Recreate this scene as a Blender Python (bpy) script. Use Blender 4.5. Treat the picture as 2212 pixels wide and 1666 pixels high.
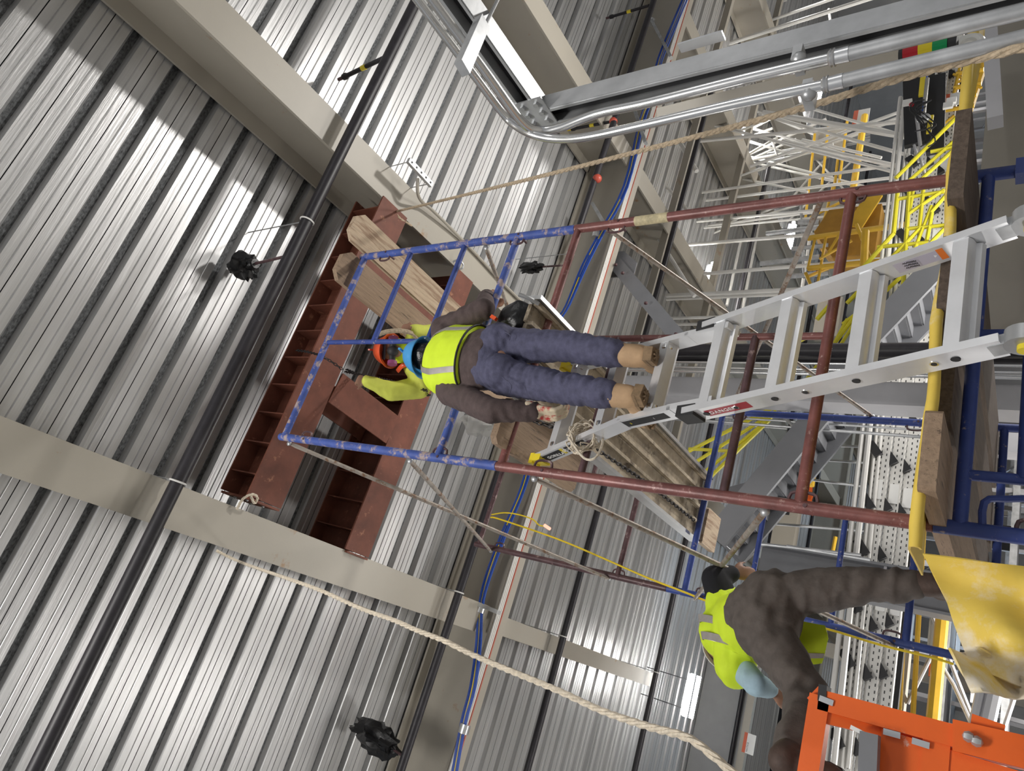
import bpy, bmesh, math, random
import numpy as np
from mathutils import Vector as V, Matrix, noise
random.seed(7)
S=bpy.context.scene
for o in list(bpy.data.objects): bpy.data.objects.remove(o)
# ---------------- camera (world units are metres; z is up; eye height 1.6 m) ----------------
EYE=1.6
F=1472.09
R=np.array([[0.30080904,0.54180404,-0.78483266],[-0.89239514,0.45017055,-0.0312631],[0.33637008,0.70978507,0.61891867]])
cd=bpy.data.cameras.new('camera'); cam=bpy.data.objects.new('camera',cd); S.collection.objects.link(cam)
cd.sensor_width=36; cd.lens=F/2212*36; cd.clip_start=.05; cd.clip_end=300
mw=Matrix.Identity(4)
for i in range(3):
    mw[i][0]=R[0,i]; mw[i][1]=-R[1,i]; mw[i][2]=-R[2,i]
mw[2][3]=EYE
cam.matrix_world=mw; S.camera=cam
# ---------------- world, exposure ----------------
S.view_settings.view_transform='Standard'; S.view_settings.look='None'; S.view_settings.gamma=1; S.view_settings.use_curve_mapping=False
S.view_settings.exposure=0.22
w=bpy.data.worlds.new('hall_air'); S.world=w; w.use_nodes=True
w.node_tree.nodes['Background'].inputs[0].default_value=(.80,.82,.86,1)
w.node_tree.nodes['Background'].inputs[1].default_value=0.30
def lamp(name,kind,loc,target,power,size=1,sy=None,col=(1,.97,.93),spot=None):
    l=bpy.data.lights.new(name,kind); l.energy=power; l.color=col
    if kind=='AREA':
        l.size=size
        if sy: l.shape='RECTANGLE'; l.size_y=sy
    elif kind=='SPOT': l.shadow_soft_size=size; l.spot_size=spot or 1.6; l.spot_blend=.6
    else: l.shadow_soft_size=size
    o=bpy.data.objects.new(name,l); S.collection.objects.link(o); o.location=V(loc)+V((0,0,EYE))
    if target is not None:
        o.rotation_euler=(V(target)-V(loc)).to_track_quat('-Z','Y').to_euler()
    return o
lamp('work_and_fill_light','SPOT',(8.3,5.6,-1.2),(2.2,1.6,6.4),1450,.3,spot=1.9)
lamp('work_and_fill_light','SPOT',(-3.0,8.5,-1.3),(0,3.5,6.4),330,.5,spot=2.3)  # added unseen fill, brightens the lower-left roof deck from below
lamp('rear_fill','AREA',(-2.5,-3.0,5.2),(1.2,2.6,1.5),330,2.4,1.2)  # added soft fill behind the camera for people and ladder
lamp('rear_fill','AREA',(6.5,-6.0,3.6),(2.0,3.0,1.5),70,2.0,1.0)  # second unseen fill from behind, added for general brightness
for (x,y) in [(-4,14.),(17.,11.),(-5,22),(4.2,27),(12.,26),(1,33)]:
    lamp('overhead_fill','AREA',(x,y,5.3),(x,y,-1),170,1.2,.3)  # added broad fill for the hall, belongs to no modelled fixture
for (x,y,pw) in [(5.5,7.6,150),(1,11,260),(7,13,300),(13,12,320),(3,19,300),(11,21,320)]:
    lamp('work_and_fill_light','AREA',(x,y,-1.35),(x,y+.5,6),pw,1.6,1.2,col=(1,.97,.93) if y<18 else (.72,.86,1))  # added unseen floor uplights, stand in for light bounced onto undersides
# ---------------- helpers ----------------
def ray(px,py): return V(R.T@np.array([px-1106,py-833,F]))
def PX(px,py,x): d=ray(px,py); return d*(x/d.x)
def PY(px,py,y): d=ray(px,py); return d*(y/d.y)
def PZ(px,py,z): d=ray(px,py); return d*(z/d.z)
MATS={}
def mat(name,col,rough=.6,metal=0.,noise_s=0,amt=.15,bump=0,bs=None,wear=None,wear_amt=.5,wear_s=9,emit=0,stretch=None,aniso=0,alpha=1,trans=0):
    if name in MATS: return MATS[name]
    m=bpy.data.materials.new(name); m.use_nodes=True; nt=m.node_tree; n=nt.nodes; lk=nt.links
    b=n['Principled BSDF']; c=(*col,1)
    b.inputs['Roughness'].default_value=rough; b.inputs['Metallic'].default_value=metal
    b.inputs['Base Color'].default_value=c
    if trans: b.inputs['Transmission Weight'].default_value=trans
    if alpha<1: b.inputs['Alpha'].default_value=alpha
    if emit: b.inputs['Emission Color'].default_value=c; b.inputs['Emission Strength'].default_value=emit
    tc=n.new('ShaderNodeTexCoord'); mp=n.new('ShaderNodeMapping'); lk.new(tc.outputs['Object'],mp.inputs[0])
    if stretch: mp.inputs['Scale'].default_value=stretch
    out=None
    def noi(s,d=6,r=.6):
        t=n.new('ShaderNodeTexNoise'); t.inputs['Scale'].default_value=s; t.inputs['Detail'].default_value=d; t.inputs['Roughness'].default_value=r
        lk.new(mp.outputs[0],t.inputs['Vector']); return t
    if noise_s:
        t=noi(noise_s); mx=n.new('ShaderNodeMix'); mx.data_type='RGBA'; mx.blend_type='MIX'
        rmp=n.new('ShaderNodeMapRange'); rmp.inputs[1].default_value=.3; rmp.inputs[2].default_value=.7; lk.new(t.outputs[0],rmp.inputs[0]); lk.new(rmp.outputs[0],mx.inputs[0])
        mx.inputs[6].default_value=tuple(min(1,x*(1+amt)) for x in col)+(1,); mx.inputs[7].default_value=tuple(x*(1-amt) for x in col)+(1,)
        out=mx.outputs[2]
    if wear:
        t=noi(wear_s,8,.7); cr=n.new('ShaderNodeMapRange'); e=1-wear_amt
        cr.inputs[1].default_value=.3+.4*e-.04; cr.inputs[2].default_value=.3+.4*e+.05; lk.new(t.outputs[0],cr.inputs[0])
        mx=n.new('ShaderNodeMix'); mx.data_type='RGBA'; lk.new(cr.outputs[0],mx.inputs[0])
        if out: lk.new(out,mx.inputs[6])
        else: mx.inputs[6].default_value=c
        mx.inputs[7].default_value=(*wear,1); out=mx.outputs[2]
    if out: lk.new(out,b.inputs['Base Color'])
    if bump:
        t=noi(bs or 20); bp=n.new('ShaderNodeBump'); bp.inputs['Strength'].default_value=bump; bp.inputs['Distance'].default_value=.01
        lk.new(t.outputs[0],bp.inputs['Height']); lk.new(bp.outputs[0],b.inputs['Normal'])
    MATS[name]=m; return m
class B:
    def __init__(s): s.v=[];s.f=[];s.m=[]
    def add(s,vs,fs,mi=0):
        k=len(s.v); s.v+= [V(x) for x in vs]; s.f+=[[k+i for i in f] for f in fs]; s.m+=[mi]*len(fs); return s
    def tube(s,p,q,r,r2=None,n=12,mi=0):
        return s.path([p,q],[r,r if r2 is None else r2],n,mi)
    def path(s,pts,r,n=8,mi=0,ell=None,up=None,closed=False):
        pts=[V(p) for p in pts]; N=len(pts)
        if not isinstance(r,(list,tuple)): r=[r]*N
        t0=(pts[1]-pts[0]).normalized()
        a=V(up) if up else (V((0,0,1)) if abs(t0.z)<.9 else V((1,0,0)))
        rings=[]; 
        for i in range(N):
            t=(pts[(i+1)%N if closed else min(i+1,N-1)]-pts[i-1 if closed else max(i-1,0)]).normalized()
            a=(a-t*a.dot(t)); a=a.normalized() if a.length>1e-6 else t.orthogonal().normalized()
            b=t.cross(a)
            e=ell or (1,1)
            rings.append([pts[i]+(a*math.cos(2*math.pi*k/n)*e[0]+b*math.sin(2*math.pi*k/n)*e[1])*r[i] for k in range(n)])
        vs=[x for rr in rings for x in rr]; fs=[]
        for i in range(N if closed else N-1):
            j=(i+1)%N
            for k in range(n):
                fs.append([i*n+k,i*n+(k+1)%n,j*n+(k+1)%n,j*n+k])
        if not closed: fs.append(list(range(n))[::-1]); fs.append([(N-1)*n+k for k in range(n)])
        return s.add(vs,fs,mi)
    def box(s,c,ax,ay,az,mi=0):
        c,ax,ay,az=V(c),V(ax),V(ay),V(az)
        vs=[c+ax*i+ay*j+az*k for i in(-1,1) for j in(-1,1) for k in(-1,1)]
        fs=[[0,1,3,2],[4,6,7,5],[0,4,5,1],[2,3,7,6],[0,2,6,4],[1,5,7,3]]
        if ax.cross(ay).dot(az)<0: fs=[f[::-1] for f in fs]
        return s.add(vs,fs,mi)
    def abox(s,x0,x1,y0,y1,z0,z1,mi=0):
        return s.box(((x0+x1)/2,(y0+y1)/2,(z0+z1)/2),(abs(x1-x0)/2,0,0),(0,abs(y1-y0)/2,0),(0,0,abs(z1-z0)/2),mi)
    def bar(s,p,q,w,h,up=(0,0,1),mi=0):
        p,q=V(p),V(q); d=(q-p); L=d.length; t=d/L; u=V(up); sd=t.cross(u)
        if sd.length<1e-4: sd=t.cross(V((1,0,0)))
        sd.normalize(); u=sd.cross(t)
        return s.box((p+q)/2,t*L/2,sd*w/2,u*h/2,mi)
    def prism(s,poly,o,ax,ay,az,mi=0):
        o,ax,ay,az=V(o),V(ax),V(ay),V(az); n=len(poly)
        lo=[o+ax*p[0]+ay*p[1] for p in poly]; hi=[x+az for x in lo]
        fs=[list(range(n))[::-1],[n+i for i in range(n)]]+[[i,(i+1)%n,n+(i+1)%n,n+i] for i in range(n)]
        ar=sum(poly[i][0]*poly[(i+1)%n][1]-poly[(i+1)%n][0]*poly[i][1] for i in range(n))
        if ar*ax.cross(ay).dot(az)<0: fs=[f[::-1] for f in fs]
        return s.add(lo+hi,fs,mi)
    def sheet(s,grid,th,mi=0):
        R_=len(grid);C=len(grid[0]); g=[[V(p) for p in r] for r in grid]; nn=[]
        for i in range(R_):
            for j in range(C):
                a=g[min(i+1,R_-1)][j]-g[max(i-1,0)][j]; b=g[i][min(j+1,C-1)]-g[i][max(j-1,0)]
                c=a.cross(b); nn.append(c.normalized() if c.length>1e-9 else V((0,0,1)))
        vs=[g[i][j]+nn[i*C+j]*th/2 for i in range(R_) for j in range(C)]+[g[i][j]-nn[i*C+j]*th/2 for i in range(R_) for j in range(C)]
        o=R_*C; fs=[]
        for i in range(R_-1):
            for j in range(C-1):
                a,b,c,d=i*C+j,i*C+j+1,(i+1)*C+j+1,(i+1)*C+j
                fs.append([a,d,c,b]); fs.append([o+a,o+b,o+c,o+d])
        rim=[j for j in range(C)]+[i*C+C-1 for i in range(1,R_)]+[(R_-1)*C+j for j in range(C-2,-1,-1)]+[i*C for i in range(R_-2,0,-1)]
        for k in range(len(rim)):
            a,b=rim[k],rim[(k+1)%len(rim)]; fs.append([a,b,o+b,o+a])
        return s.add(vs,fs,mi)
    def ball(s,c,rx,ry=None,rz=None,n=12,mi=0,rot=None,nz=0,seed=0):
        ry=ry or rx; rz=rz or rx; c=V(c); vs=[];fs=[]; m=n//2+1
        for i in range(m+1):
            th=math.pi*i/m
            for k in range(n):
                p=V((math.sin(th)*math.cos(2*math.pi*k/n),math.sin(th)*math.sin(2*math.pi*k/n),math.cos(th)))
                if nz: p=p*(1+nz*noise.noise(p*2.3+V((seed,0,0)))+nz*.5*noise.noise(p*6+V((seed,3,0))))
                p=V((p.x*rx,p.y*ry,p.z*rz))
                if rot: p=rot@p
                vs.append(c+p)
        for i in range(m):
            for k in range(n):
                fs.append([i*n+k,(i+1)*n+k,(i+1)*n+(k+1)%n,i*n+(k+1)%n])
        return s.add(vs,fs,mi)
    def mesh(s,name,off=V((0,0,0)),smooth=True,ang=40):
        me=bpy.data.meshes.new(name); me.from_pydata([x-off for x in s.v],[],s.f)
        for p,mi in zip(me.polygons,s.m): p.material_index=mi
        if smooth:
            me.polygons.foreach_set('use_smooth',[True]*len(me.polygons)); me.set_sharp_from_angle(angle=math.radians(ang))
        me.update(); return me
    def build(s,name,mats,parent=None,smooth=True,ang=40,**tags):
        off=wloc(parent) if parent else None
        if parent is None:
            off=sum(s.v,V((0,0,0)))/len(s.v); off.z=min(x.z for x in s.v)
        me=s.mesh(name,off,smooth,ang)
        for m in (mats if isinstance(mats,(list,tuple)) else [mats]): me.materials.append(m)
        o=bpy.data.objects.new(name,me); S.collection.objects.link(o)
        if parent: o.parent=parent
        else: o.location=off
        tag(o,**tags); return o
def wloc(o):
    l=V(o.location)
    while o.parent: o=o.parent; l=l+V(o.location)
    return l
def tag(o,label=None,cat=None,group=None,kind=None):
    if label: o['label']=label
    if cat: o['category']=cat
    if group: o['group']=group
    if kind: o['kind']=kind
    return o
def thing(name,label,cat,loc,group=None,kind=None):
    o=bpy.data.objects.new(name,None); S.collection.objects.link(o); o.location=V(loc); o.empty_display_size=.1
    return tag(o,label,cat,group,kind)
def copy_tree(o,parent=None,loc=None,label=None,group=None):
    c=o.copy(); S.collection.objects.link(c)
    if parent: c.parent=parent
    if loc is not None: c.location=V(loc)
    if label: c['label']=label
    if group: c['group']=group
    for ch in [x for x in o.children]: copy_tree(ch,c)
    return c
def lerp(a,b,t): return V(a)*(1-t)+V(b)*t
def smooth_pts(pts,k=6):
    pts=[V(p) for p in pts]; out=[]
    for i in range(len(pts)-1):
        p0=pts[max(i-1,0)];p1=pts[i];p2=pts[i+1];p3=pts[min(i+2,len(pts)-1)]
        for j in range(k):
            t=j/k; out.append(.5*((2*p1)+(p2-p0)*t+(2*p0-5*p1+4*p2-p3)*t*t+(3*p1-p0-3*p2+p3)*t**3))
    return out+[pts[-1]]
# ---------------- materials ----------------
DECK=mat('galvanised_deck',(.60,.60,.60),.36,.60,1.3,.14,.22,7,stretch=(.25,6,1))
DARK=mat('perforated_groove',(.12,.125,.13),.6,.2,60,.7,.8,90,stretch=(.5,1,1))
CREAM=mat('cream_paint',(.38,.35,.295),.45,0,.9,.05,.05,30,wear=(.33,.20,.10),wear_amt=.10,wear_s=2.2)
CREAMD=mat('cream_paint_shop',(.40,.37,.31),.5,0,1.2,.06)
CONC=mat('concrete',(.46,.45,.43),.7,0,1.5,.15)
SIDING=mat('pale_siding',(.33,.33,.33),.6,0,2,.08)
GALV=mat('galvanised_steel',(.46,.47,.48),.42,.6,5,.18,.05,20)
GALVD=mat('dull_zinc',(.46,.47,.48),.45,.6,8,.25)
CHROME=mat('bright_conduit',(.78,.78,.77),.22,.95,4,.08)
BLACKP=mat('black_pipe',(.018,.016,.020),.45,0,14,.3)
BLACKB=mat('black_plastic_bag',(.008,.008,.009),.28,0,0,0,.6,25)
RUSTP=mat('red_primer_steel',(.165,.052,.030),.65,0,5,.25,.1,30,wear=(.36,.16,.09),wear_amt=.16,wear_s=7)
BLUE=mat('blue_paint',(.035,.065,.27),.5,0,10,.2,.1,40,wear=(.42,.36,.34),wear_amt=.12,wear_s=26)
BLUEW=mat('worn_blue_paint',(.05,.09,.33),.55,0,10,.2,.15,40,wear=(.40,.31,.28),wear_amt=.36,wear_s=14)
REDP=mat('red_oxide_tube',(.20,.075,.068),.38,.1,9,.3,.12,40,wear=(.45,.30,.27),wear_amt=.16,wear_s=24)
DKRED=mat('dark_oxide_tube',(.10,.055,.06),.4,.15,12,.35,.12,40,wear=(.34,.25,.24),wear_amt=.2,wear_s=16)
BRACE=mat('brace_steel',(.36,.32,.28),.5,.3,14,.25,.15,50,wear=(.22,.13,.08),wear_amt=.35,wear_s=20)
WOOD=mat('old_plank',(.30,.21,.14),.8,0,7,.2,.35,30,stretch=(9,.7,9),wear=(.10,.07,.05),wear_amt=.22,wear_s=6)
WOODP=mat('pale_plank',(.48,.37,.26),.8,0,8,.16,.3,30,stretch=(9,.7,9),wear=(.30,.20,.13),wear_amt=.4,wear_s=3)
WOOD_SHADE=mat('shaded_plank',(.115,.085,.065),.85,0,7,.35,.35,30,stretch=(9,.7,9))  # darker plank copy; shade of the undersides is put into the colour
WOODU=mat('plywood_underside',(.36,.30,.22),.85,0,9,.35,.3,30,wear=(.12,.09,.06),wear_amt=.25,wear_s=5)
ALU=mat('aluminium',(.72,.73,.74),.3,.85,6,.08)
ALUM=mat('matt_aluminium',(.76,.77,.79),.36,.45,5,.08)
YEL=mat('yellow_plastic',(.85,.68,.04),.4)
YELR=mat('yellow_rail_paint',(.80,.72,.04),.4,0,3,.08)
YELO=mat('amber_rail_paint',(.75,.46,.04),.45,0,3,.1)
WHITE=mat('white_steel',(.74,.73,.70),.4,0,3,.06)
GREYP=mat('grey_steel_paint',(.20,.205,.22),.45,0,3,.08)
GREYL=mat('light_grey_steel',(.42,.42,.44),.45,0,3,.06)
TARP=mat('yellow_tarp',(.80,.58,.10),.5,0,3,.12,.25,8,wear=(.80,.72,.58),wear_amt=.30,wear_s=1.3)
ROPE=mat('manila_rope',(.50,.40,.28),.9,0,60,.3,.6,120)
ROPEW=mat('white_rope',(.68,.60,.48),.85,0,60,.2,.5,120)
CORD=mat('yellow_cord',(.85,.62,.02),.5)
BLUEC=mat('blue_cable',(.02,.08,.42),.5)
ORANGE=mat('orange_paint',(.80,.13,.015),.38,0,4,.08,.05,30,wear=(.75,.70,.62),wear_amt=.05,wear_s=9)
BLACK=mat('black_rubber',(.02,.02,.022),.6)
SIGNW=mat('sign_white',(.80,.80,.78),.5); SIGNR=mat('sign_red',(.65,.12,.05),.5)
CLEAR=mat('clear_plastic',(.85,.85,.82),.3,0,0,0,.5,20,alpha=.45)
RED=mat('signal_red',(.45,.01,.02),.2); GREEN=mat('signal_green',(.0,.28,.08),.2); YELS=mat('signal_yellow',(.75,.60,.02),.2)
CHAIN=mat('chain_steel',(.05,.045,.045),.5,.6)
CHROMED=mat('cable_white',(.75,.74,.70),.5)
# ================= SETTING =================
bm=B().abox(-14,24,-8,44,-1.75,-EYE); bm.build('floor',CONC,smooth=False,kind='structure')
ceil=B().abox(-8,24,-3.2,43.7,6.50,6.60).build('ceiling',CREAMD,smooth=False,kind='structure')
def deck_panel():
    P=.397; prof=[]
    for k in range(2):
        o=k*P
        prof+=[(o,.07,1),(o+.06,.07,0),(o+.085,0,0),(o+.15,0,0),(o+.157,.009,0),(o+.165,0,0),(o+.215,0,1),(o+.217,.03,1),(o+.221,.03,1),(o+.223,0,0),(o+.29,0,0),(o+.297,.009,0),(o+.305,0,0),(o+.372,0,0)]
    prof.append((2*P,.07,0)); vs=[];fs=[];ms=[]
    for (y,z,m) in prof: vs+=[(-8,y,z),(24,y,z)]
    b=B(); b.add(vs,[[2*i,2*i+2,2*i+3,2*i+1] for i in range(len(prof)-1)])
    b.m=[p[2] for p in prof[:-1]]
    return b
dp=deck_panel(); dme=dp.mesh('deck_panel',smooth=False); dme.materials.append(DECK); dme.materials.append(DARK)
off=wloc(ceil)
for k in range(58):
    o=bpy.data.objects.new('deck_panel',dme); S.collection.objects.link(o); o.parent=ceil; o.location=V((0,-3.0+k*.794+.085,6.41))-off
B().abox(-14,24,43.8,44,-EYE,6.6).build('wall_back',SIDING,smooth=False,kind='structure')
B().abox(23.8,24,-3,43.8,-EYE,6.6).build('wall_right',SIDING,smooth=False,kind='structure')
# roof beams
ZB,ZT=5.6,6.38
def ibeam(name,label,cat,p,q,w,zb,zt,m,tf=.03,tw=.02,group=None):
    p,q=V(p),V(q); t=(q-p).normalized(); sd=t.cross(V((0,0,1))); L=(q-p).length; c=(p+q)/2
    r=thing(name,label,cat,(p.x,p.y,zb),group)
    B().box((c.x,c.y,zb+tf/2),t*L/2,sd*w/2,(0,0,tf/2)).build('bottom_flange',m,r,smooth=False)
    B().box((c.x,c.y,zt-tf/2),t*L/2,sd*w/2,(0,0,tf/2)).build('top_flange',m,r,smooth=False)
    B().box((c.x,c.y,(zb+zt)/2),t*L/2,sd*tw/2,(0,0,(zt-zb)/2-tf)).build('web',m,r,smooth=False)
    return r
bl=['cream roof beam overhead crossed by the black pipe, with the white rope below it','cream roof beam whose lit lower flange carries the unistrut and the tied tan rope','cream roof beam behind the galvanised strut corner']
for i,x in enumerate((.155,3.965,7.79)):
    ibeam('roof_beam',bl[i],'beam',(x,-3,0),(x,7.4,0),.35,ZB,ZT,CREAM)
fl=['cream roof beam beyond the girder, above the twin-tube light','cream roof beam beyond the girder, above the grey column','cream roof beam beyond the girder, second lamp hangs beside it','cream roof beam beyond the girder, crossing the white rod bracing high up','furthest right cream roof beam beyond the girder']
for i,x in enumerate((.155,3.965,7.79,11.6,15.4)):
    b_=ibeam('roof_beam',fl[i],'beam',(x,7.7,0),(x,43 if i else 13.1,0),.35 if i else .24,ZB+.02,ZT,CREAM)
# girder along X
gr=ibeam('roof_girder','deep cream girder carrying the blue cables and white conduits','beam',(-7,7.53,0),(22,7.53,0),.30,5.47,ZT,CREAM)
ibeam('roof_girder','cream girder far across the hall roof','beam',(-7,25.0,0),(22,25.,0),.30,5.47,ZT,CREAM)
# ================= PIPES UNDER ROOF =================
def sprinkler_pipe(y,z,r,label,x0=-5,x1=12,m=BLACKP,hang=()):
    rt=thing('sprinkler_pipe',label,'pipe',(x0,y,z-r))
    B().tube((x0,y,z),(x1,y,z),r,n=16).build('pipe_run',m,rt)
    for hx in hang:
        B().path([(hx,y+math.cos(a)*(r+.006),z+math.sin(a)*(r+.006)) for a in [i*math.pi/8 for i in range(16)]],.008,6,closed=True).build('hanger_ring',WHITE,rt)
        B().tube((hx,y,z+r),(hx,y,6.41),.006,n=6).build('hanger_rod',GALV,rt)
    return rt
zp=5.42
sprinkler_pipe(.508*zp,zp,.056,'thick black sprinkler pipe crossing under both near roof beams',hang=(.34,2.9))
sprinkler_pipe(1.2*zp,zp,.05,'black sprinkler pipe running beside the deep girder',hang=(.34,5.2))
sprinkler_pipe(1.672*zp,zp,.05,'thin black sprinkler pipe beyond the girder',hang=(.3,))
sprinkler_pipe(2.307*zp,zp,.05,'black sprinkler pipe near the twin-tube light',hang=(.3,))
for (y,lab) in ((17.5,'black sprinkler pipe high over the rod bracing'),(21.,'furthest black sprinkler pipe under the roof')):
    sprinkler_pipe(y,zp,.05,lab,x1=20)
# ================= SCAFFOLD =================
YN=2.69; YB=5.12; XL,XR=.804,2.33
FR=[]
def frame(Y,z0,z1,half,mats,label,zc=(),rung=(),xl=XL,xr=XR,pm=None):
    r=thing('scaffold_section',label,'scaffold',((xl+xr)/2,Y,z0)); FR.append(r)
    pm=pm or mats
    for x,m in ((xl,pm[0]),(xr,pm[1])):
        B().tube((x,Y,z0+.003),(x,Y,z1),.0265,n=16).build('post',m,r)
        B().tube((x,Y,z0-.06),(x,Y,z0+.05),.0225,n=12).build('coupling_pin',RUSTP,r)
    for z in zc:
        B().tube((xl,Y,z),(xr,Y,z),.0235,n=14).build('crossbar',mats[2],r)
    xc=(xl+xr)/2
    B().tube((xc,Y,zc[0]),(xc,Y,zc[-1]),.017,n=12).build('centre_tube',mats[3],r)
    for z in rung:
        xa=xl if half=='L' else xr
        B().tube((xa,Y,z),(xc,Y,z),.019,n=12).build('rung',mats[4],r)
    for x in (xl,xr):
        for z in (z0+.42,z1-.30):
            sx=1 if x==xl else -1
            b=B().path(smooth_pts([(x,Y,z+.07),(x+sx*.05,Y,z+.065),(x+sx*.06,Y,z+.02),(x+sx*.05,Y,z-.03),(x,Y,z-.035)],3),.007,6)
            b.tube((x,Y-.03,z),(x,Y+.07,z),.008,n=8); b.build('brace_stud',DKRED,r)
    return r
frame(YN,-1.60,.30,'L',[BLUE,BLUE,BLUE,BLUE,BLUE],'blue scaffold frame at the bottom under the plank platform',(-.9,.225),(-.3,))
frame(YN,.30,2.26,'L',[REDP,REDP,REDP,REDP,DKRED],'red and dark oxide scaffold frame that the ladder leans against',(.745,2.24),(1.05,1.75))
frame(YN,2.26,4.24,'R',[BLUE,BLUE,BLUEW,BLUE,BLUE],'blue scaffold frame at the top next to the brown steel',(2.70,4.20),(3.15,3.68),pm=[BLUEW,BLUEW])
B().tube((1.0,YN,.225),(1.0,YN,-.88),.0195,n=12).build('inner_tube',BLUE,FR[0]); B().tube((1.0,YN,.055),(2.33,YN,.055),.0235,n=12).build('crossbar',BLUE,FR[0])
for z in (.10,-.25): B().box((2.33,YN,z),(.04,0,0),(0,.034,0),(0,0,.035)).build('post_bracket',BLUE,FR[0])
for z in (.06,-.3): B().path(smooth_pts([(.80,YN,z+.1),(.90,YN-.02,z+.1),(.92,YN-.02,z+.04),(.92,YN-.02,z-.06),(.80,YN,z-.06)],3),.012,8).build('lock_loop',BLUE,FR[0])
frame(YB,-1.60,.30,'L',[BLUE]*5,'blue rear scaffold frame at the bottom behind the tarp',(-.9,.225),(-.3,),xl=.735,xr=2.26)
frame(YB,.30,2.28,'L',[BLUE]*5,'blue rear scaffold frame holding the far end of the stage plank',(.66,2.14),(1.1,1.66),xl=.735,xr=2.26)
frame(YB,2.28,4.26,'R',[DKRED]*5,'dark oxide rear scaffold frame high behind the white rope',(2.72,4.22),(3.2,3.7),xl=.735,xr=2.26)
def brace(p,q,label):
    r=thing('cross_brace',label,'brace',p); p,q=V(p),V(q)
    d=(q-p).normalized(); B().path([p,p+d*.05,q-d*.05,q],[.009,.0145,.0145,.009],10).build('brace_tube',BRACE,r)
    for e in (p,q): B().ball(e,.02,.012,.02,8).build('brace_end',GALVD,r)
xo=.03
brace((XL-xo,YN+.03,4.16),(.735-xo,YB,2.78),'grey cross brace falling from the top of the near left blue post')
brace((XL-xo,YN+.03,2.94),(.735-xo,YB,4.06),'bright cross brace rising to the top of the rear dark post')
brace((XL-xo,YN+.03,2.03),(.735-xo,YB,.72),'long brown cross brace passing below the stage plank to the kneeling worker')
brace((XL-xo,YN+.03,.88),(.735-xo,YB,2.05),'pale cross brace rising behind the bent worker arm')
brace((XR+xo,YN+.03,2.10),(2.26+xo,YB,1.02),'grey cross brace crossing the ladder from the upper red post')
brace((XR+xo,YN+.03,.88),(2.26+xo,YB,2.08),'grey cross brace rising from the low right red post behind the ladder')
brace((XR-xo,YN+.03,2.98),(2.26-xo,YB,4.0),'pale cross brace beside the cream beam behind the blue post')
B().tube((XR,YN,1.66),(XR,YN,1.86),.0272,n=16).build('paper_label',mat('paper_label',(.55,.48,.30),.7,0,30,.3),FR[1])
# ================= PLANKS =================
def plank(name,label,c0,c1,w,th,m,rnd=.05,cat='plank',group=None,side=None):
    c0,c1=V(c0),V(c1); d=c1-c0; L=d.length; t=d/L; s_=V(side) if side else t.cross(V((0,0,1))).normalized(); u=s_.cross(t).normalized()
    if u.z<0: u=-u
    h=w/2; poly=[(0,-h+rnd),(rnd,-h),(L-rnd,-h),(L,-h+rnd),(L,h-rnd),(L-rnd,h),(rnd,h),(0,h-rnd)]
    b=B().prism(poly,c0-u*th/2,t,s_,u*th)
    return b.build(name,m,label=label,cat=cat,smooth=False,group=group)
plank('scaffold_plank','pale worn plank end nearest the brown steel on the top platform',(2.52,2.50,4.27),(2.44,5.3,4.29),.25,.045,WOODP,.06)
plank('scaffold_plank','brown paint-spotted plank beside the pale one on the top platform',(2.18,2.53,4.265),(2.12,5.3,4.285),.26,.045,WOOD,.06)
# stage plank with aluminium rails
def stage():
    r=thing('stage_plank','aluminium-edged stage plank of brown boards seen from below','plank',(1.45,2.6,2.2))
    y0,y1,zz=2.52,5.28,2.215; xa,xb=1.185,1.725; w_=(xb-xa-.05)/4
    for i in range(4):
        x=xa+.025+w_*(i+.5)
        B().abox(x-w_/2+.012,x+w_/2-.004,y0,y1,zz+.012*(i%2)+.02,zz+.045+.012*(i%2)).build('board',WOODU,r,smooth=False)
        B().abox(x+w_/2-.014,x+w_/2+.008,y0,y1,zz-.012,zz+.02).build('batten',WOODU,r,smooth=False)
    for x in (xa,xb): B().abox(x-.012,x+.012,y0-.02,y1+.03,zz-.03,zz+.055).build('side_rail',ALU,r,smooth=False)
    B().abox(xa,xb,y1-.02,y1+.03,zz-.03,zz+.02).build('end_bracket',ALU,r,smooth=False)
    for x in (xa+.03,xb-.03): B().path(smooth_pts([(x,y0,zz-.01),(x,y0-.06,zz+.02),(x,y0-.1,zz+.06)],4),.012,8).build('end_hook',GALVD,r)
stage()
plank('scaffold_plank','short brown plank under the hanging chain beside the gloved hand',(1.02,2.56,2.245),(1.04,3.4,2.245),.26,.04,WOOD,.03)
plank('scaffold_plank','pale plank stub just past the far end of the stage plank',(1.33,5.32,2.19),(1.33,5.62,2.19),.3,.045,WOODP,.01)
for (x,y0,y1,m,l,w_) in ((2.10,2.27,5.3,WOOD_SHADE,'worn grey-brown plank end on the low platform by the upper red post',.42),(1.60,2.3,5.3,WOOD_SHADE,'dark plank end on the low platform behind the ladder rungs',.30),(1.24,2.5,5.35,WOOD_SHADE,'dark plank under the low platform behind the blue crossbar',.24),(.93,2.30,5.3,WOOD,'brown square plank end on the low platform beside the lower red post',.27)):
    plank('scaffold_plank',l,(x,y0,.285),(x,y1,.285),w_,.05,m,.012)
def PD(px,py,d): return ray(px,py)*(d/F)
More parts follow.
